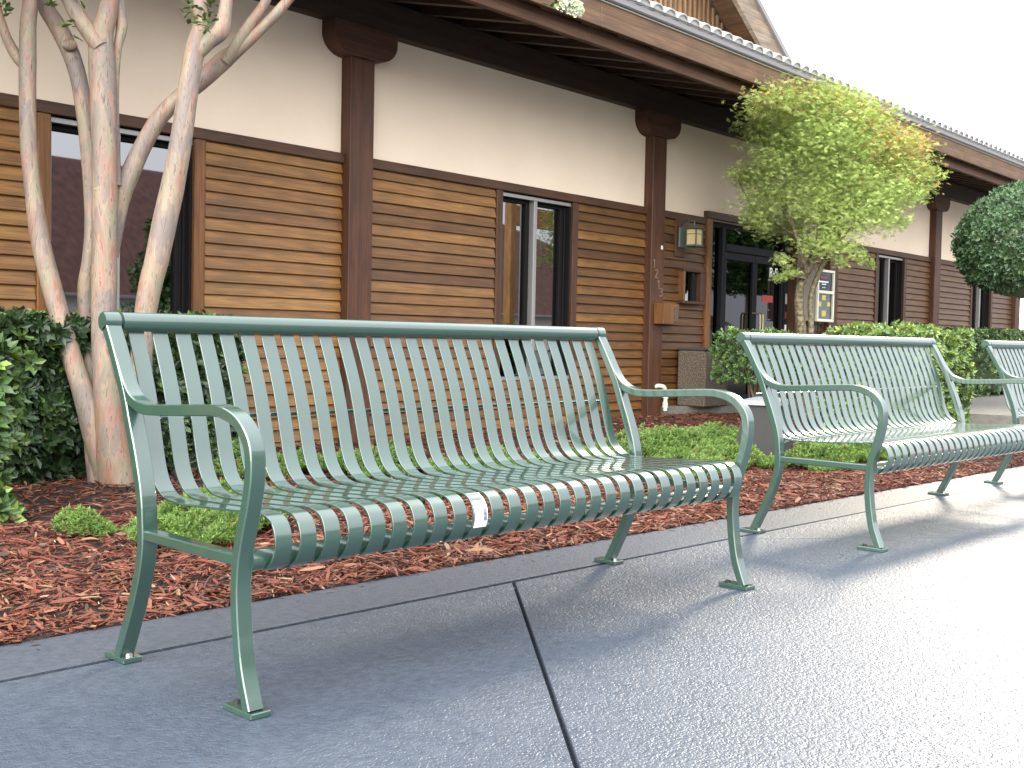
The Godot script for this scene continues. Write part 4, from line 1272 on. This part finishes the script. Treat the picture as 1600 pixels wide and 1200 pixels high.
# ------------------------------------------------------------------ wood chips
func mulch() -> void:
	var bed := get_node("mulch_bed")
	var kinds := []
	for k in 4:
		var r := RandomNumberGenerator.new(); r.seed = 300 + k
		var b := MB.new()
		# splintered sliver: five-sided outline, bent, unit length along x
		var n := 5
		var rings := []
		for j in n:
			var t := float(j) / (n - 1)
			var w: float = [.35, .95, 1.0, .8, .15][j] * r.randf_range(.75, 1.1) * .5
			var h: float = [.5, 1.0, 1.0, .9, .4][j] * .5
			var bend := .12 * sin(t * PI) * (1 if k % 2 else -1)
			var sy := r.randf_range(-.2, .2)
			rings.append([Vector3(t - .5, bend * .25 + h * .16, w * .22 + sy * .06), Vector3(t - .5, bend * .25 + h * .10, -w * .22 + sy * .06), Vector3(t - .5, bend * .25 - h * .16, -w * .16), Vector3(t - .5, bend * .25 - h * .10, w * .18)])
		for j in n - 1:
			for q in 4:
				b.poly([rings[j][q], rings[j + 1][q], rings[j + 1][(q + 1) % 4], rings[j][(q + 1) % 4]])
		b.poly(rings[0]); var e: Array = rings[n - 1].duplicate(); e.reverse(); b.poly(e)
		kinds.append(b.mesh())
	var tones := [Vector3(.185, .043, .021), Vector3(.25, .070, .036), Vector3(.33, .135, .085), Vector3(.11, .024, .014), Vector3(.21, .052, .027), Vector3(.14, .030, .016), Vector3(.24, .058, .026), Vector3(.29, .105, .062), Vector3(.09, .035, .022)]
	var xs := [[], [], [], []]
	var cs := [[], [], [], []]
	var place = func(x: float, z: float, l: float, lift: float):
		var y := bed_height(x, z) + lift + .012 * bed_noise.get_noise_2d(x, z) * smoothstep(-.44, -.8, z)
		var bas := Basis(Vector3.UP, rng.randf() * TAU) * Basis(Vector3(1, 0, 0), rng.randfn(0, .5)) * Basis(Vector3(0, 0, 1), rng.randfn(0, .26))
		var wd := l * rng.randf_range(.3, 1.15)
		return Transform3D(bas * Basis.from_scale(Vector3(l, l * rng.randf_range(.25, .5), wd)), Vector3(x, y, z))
	# the largest chips near the pavement, one by one
	for k in 300:
		var x := rng.randf_range(-.35, 4.6)
		var z := -.46 - absf(rng.randfn(0, .35))
		part(bed, "wood_chip", kinds[k % 4], M["chip%d" % [0, 1, 2, 4, 5, 0, 1, 4, 2, 0][k % 10]], place.call(x, z, rng.randf_range(.06, .105), .013))
	for k in 62000:
		var near := k < 30000
		var x: float
		var z: float
		if near:
			x = rng.randf_range(-1.0, 6.2); z = -.432 - pow(rng.randf(), 1.3) * 1.5
		else:
			x = rng.randf_range(-1.2, 10.0); z = rng.randf_range(-4.3, -.44)
		if x > 8.3 and z < -2.6: continue
		if x > 9.4: continue
		var l := .015 + .060 * pow(rng.randf(), 2.0) if near else rng.randf_range(.03, .07)
		var c: Vector3 = tones[rng.randi() % tones.size()] * rng.randf_range(.75, 1.3)
		var roll := rng.randf()
		if roll < .06: c = Vector3(.48, .30, .19) * rng.randf_range(.7, 1.1)
		elif roll < .07: c = Vector3(.075, .03, .022)
		if roll > .992: c = Vector3(.75, .72, .66); l *= .3
		var q := rng.randi() % 4
		xs[q].append(place.call(x, z, l, rng.randf_range(.0, .012))); cs[q].append(Color(c.x, c.y, c.z))
	for k in 150:
		var x := rng.randf_range(-.4, 7.0)
		var z := -.425 + absf(rng.randfn(0, .05))
		if k > 125: z = rng.randf_range(-.4, .9)
		var c: Vector3 = tones[rng.randi() % tones.size()]
		var l := rng.randf_range(.008, .028) if k < 126 else rng.randf_range(.006, .014)
		var xf := Transform3D(Basis(Vector3.UP, rng.randf() * TAU) * Basis.from_scale(Vector3(l, l * .3, l * rng.randf_range(.4, 1.0))), Vector3(x, l * .05 + .0008, z))
		xs[k % 4].append(xf); cs[k % 4].append(Color(c.x, c.y, c.z))
	for q in 4: scatter(bed, "loose_chips", kinds[q], M.chip, xs[q], cs[q])

# ------------------------------------------------------------------ what stands opposite and beyond
func far_side(B: Node3D) -> void:
	# red roofed building across the square, mirrored in the windows
	var o := thing("opposite_building", "long white building with dark red hipped roof across the square", "building", at(Vector3(20, 0, 40)))
	part(o, "wall", bx(-34, 76, -.1, 2.5, 0, 12, 0.0), M.far_wall)
	var b := MB.new()
	var e := [Vector3(-35, 2.5, -1), Vector3(77, 2.5, -1), Vector3(77, 2.5, 13), Vector3(-35, 2.5, 13)]
	var r0 := Vector3(-25, 9.9, 6)
	var r1 := Vector3(50, 9.9, 6)
	b.poly([e[1], e[0], r0, r1]); b.poly([e[3], e[2], r1, r0]); b.poly([e[2], e[1], r1]); b.poly([e[0], e[3], r0]); b.poly(e)
	part(o, "roof", b.mesh(), M.red_roof)
	part(o, "gutter", bx(-35, 77, 2.35, 2.5, -1.12, -1.0, .02), M.gutter)
	for k in 9:
		var w := part(o, "window", bx(-30 + k * 6, -28 + k * 6, .8, 2.0, -.06, .02, .01), M.white)
		part(w, "pane", bx(-29.9 + k * 6, -28.1 + k * 6, .9, 1.9, -.08, -.061, 0.0), M.solar_glass)
	var g := thing("gabled_house", "white gabled house rising behind the opposite red roof", "house", at(Vector3(102, 0, 66)))
	part(g, "wall", bx(-5, 5, -.1, 6, -4, 4, 0.0), M.far_wall)
	b = MB.new(); b.prism([Vector2(-5, 6.0), Vector2(5, 6.0), Vector2(0, 9.5)], -4, 4); part(g, "gable", b.mesh(), M.far_wall)
	b = MB.new(); b.prism([Vector2(-5.6, 5.7), Vector2(-5.2, 5.7), Vector2(0, 9.55), Vector2(5.2, 5.7), Vector2(5.6, 5.7), Vector2(0, 9.95)], -4.4, 4.4); part(g, "roof", b.mesh(), M.red_roof)
	# timber shelter post with a cross board near the far end of the pavement
	var t := thing("timber_sign_frame", "golden timber post with a broad cross board on the pavement", "sign frame", at(Vector3(12.7, 0, 1.15)))
	part(t, "post", bx(-.07, .07, 0, 3.4, -.07, .07, .006), M.gold_timber)
	part(t, "cross_board", bx(.071, 1.15, 2.62, 2.95, -.03, .03, .006), M.gold_timber)
	# slim trees and a lamp post across the pavement, seen in the dark glass
	for q in [[8.3, 13.0, 5.2, 1500, "slender young tree across the pavement beside the black lamp post"], [14.2, 12.5, 3.4, 900, "slender young tree across the pavement, away from the lamp post"], [23.0, 1.9, 6.5, 4200, "taller leafy tree across the pavement before the opposite building"]]:
		var s := thing("young_tree", q[4], "tree", at(Vector3(q[0], 0, q[1])))
		b = MB.new(); b.tube(spline([Vector3(0, -.1, 0), Vector3(.05, q[2] * .4, 0), Vector3(0, q[2] * .9, .05)], 4), splinef([.06, .045, .01], 4), 8)
		part(s, "trunk", b.mesh(), M.twig)
		var xs := []
		var cs := []
		for k in q[3]:
			var h := rng.randf_range(.3, 1.0)
			var a := rng.randf() * TAU
			var rr: float = sqrt(rng.randf()) * (1.25 - h) * q[2] * .33 * (.7 + .3 * sin(a * 3.0 + h * 20.0))
			xs.append(Transform3D(facing(Vector3(rng.randfn(0, .6), 1, rng.randfn(0, .6)), rng.randf() * TAU, 2.2), Vector3(cos(a) * rr, h * q[2], sin(a) * rr)))
			cs.append(leaf_col(Vector3(.06, .12, .03), .4))
		scatter(s, "crown", rosette(6, .06, .03, .5, 5), M.leaf, xs, cs)
	var lp := thing("lamp_post", "black curved iron lamp post across the pavement", "lamp post", at(Vector3(7.2, 0, 8.6)))
	b = MB.new(); b.tube(spline([Vector3(0, 0, 0), Vector3(0, 2.2, 0), Vector3(.1, 2.75, 0), Vector3(.4, 3.0, 0), Vector3(.75, 2.9, 0)], 5), splinef([.06, .045, .04, .035, .03], 5), 10)
	part(lp, "pole", b.mesh(), M.black_iron)
	b = MB.new(); b.tube([Vector3(.75, 2.9, 0), Vector3(.75, 2.8, 0), Vector3(.75, 2.6, 0)], [.05, .16, .2], 12); part(lp, "shade", b.mesh(), M.black_iron)
	b = MB.new(); b.tube([Vector3(0, 0, 0), Vector3(0, .3, 0), Vector3(0, .34, 0)], [.12, .11, .06], 12); part(lp, "base", b.mesh(), M.black_iron)
	# neighbouring building beyond the eaves at the right
	var nb := thing("neighbouring_building", "distant building with white sloping verge and brick red roof past the eaves", "building", at(Vector3(34.8, 0, -11.4)))
	part(nb, "wall", bx(-3.0, 9, -.1, 3.4, -6, 3, 0.0), M.far_wall)
	var P0 := px(1535, 209, 35.0) - nb.position
	var P1 := px(1612, 275, 35.0) - nb.position
	b = MB.new(); b.tube([P0, P1], [.10, .10], 6); part(nb, "verge_board", b.mesh(), M.far_wall)
	b = MB.new(); b.tube([P0 + Vector3(.1, -.35, .1), P1 + Vector3(.1, -.35, .1)], [.05, .05], 6); part(nb, "verge_trim", b.mesh(), M.gutter)
	b = MB.new(); b.prism([Vector2(-.5, 3.4), Vector2(9.5, 3.4), Vector2(9.5, 5.2), Vector2(4.5, 7.4)], -6, -1.5); part(nb, "roof", b.mesh(), M.red_roof)
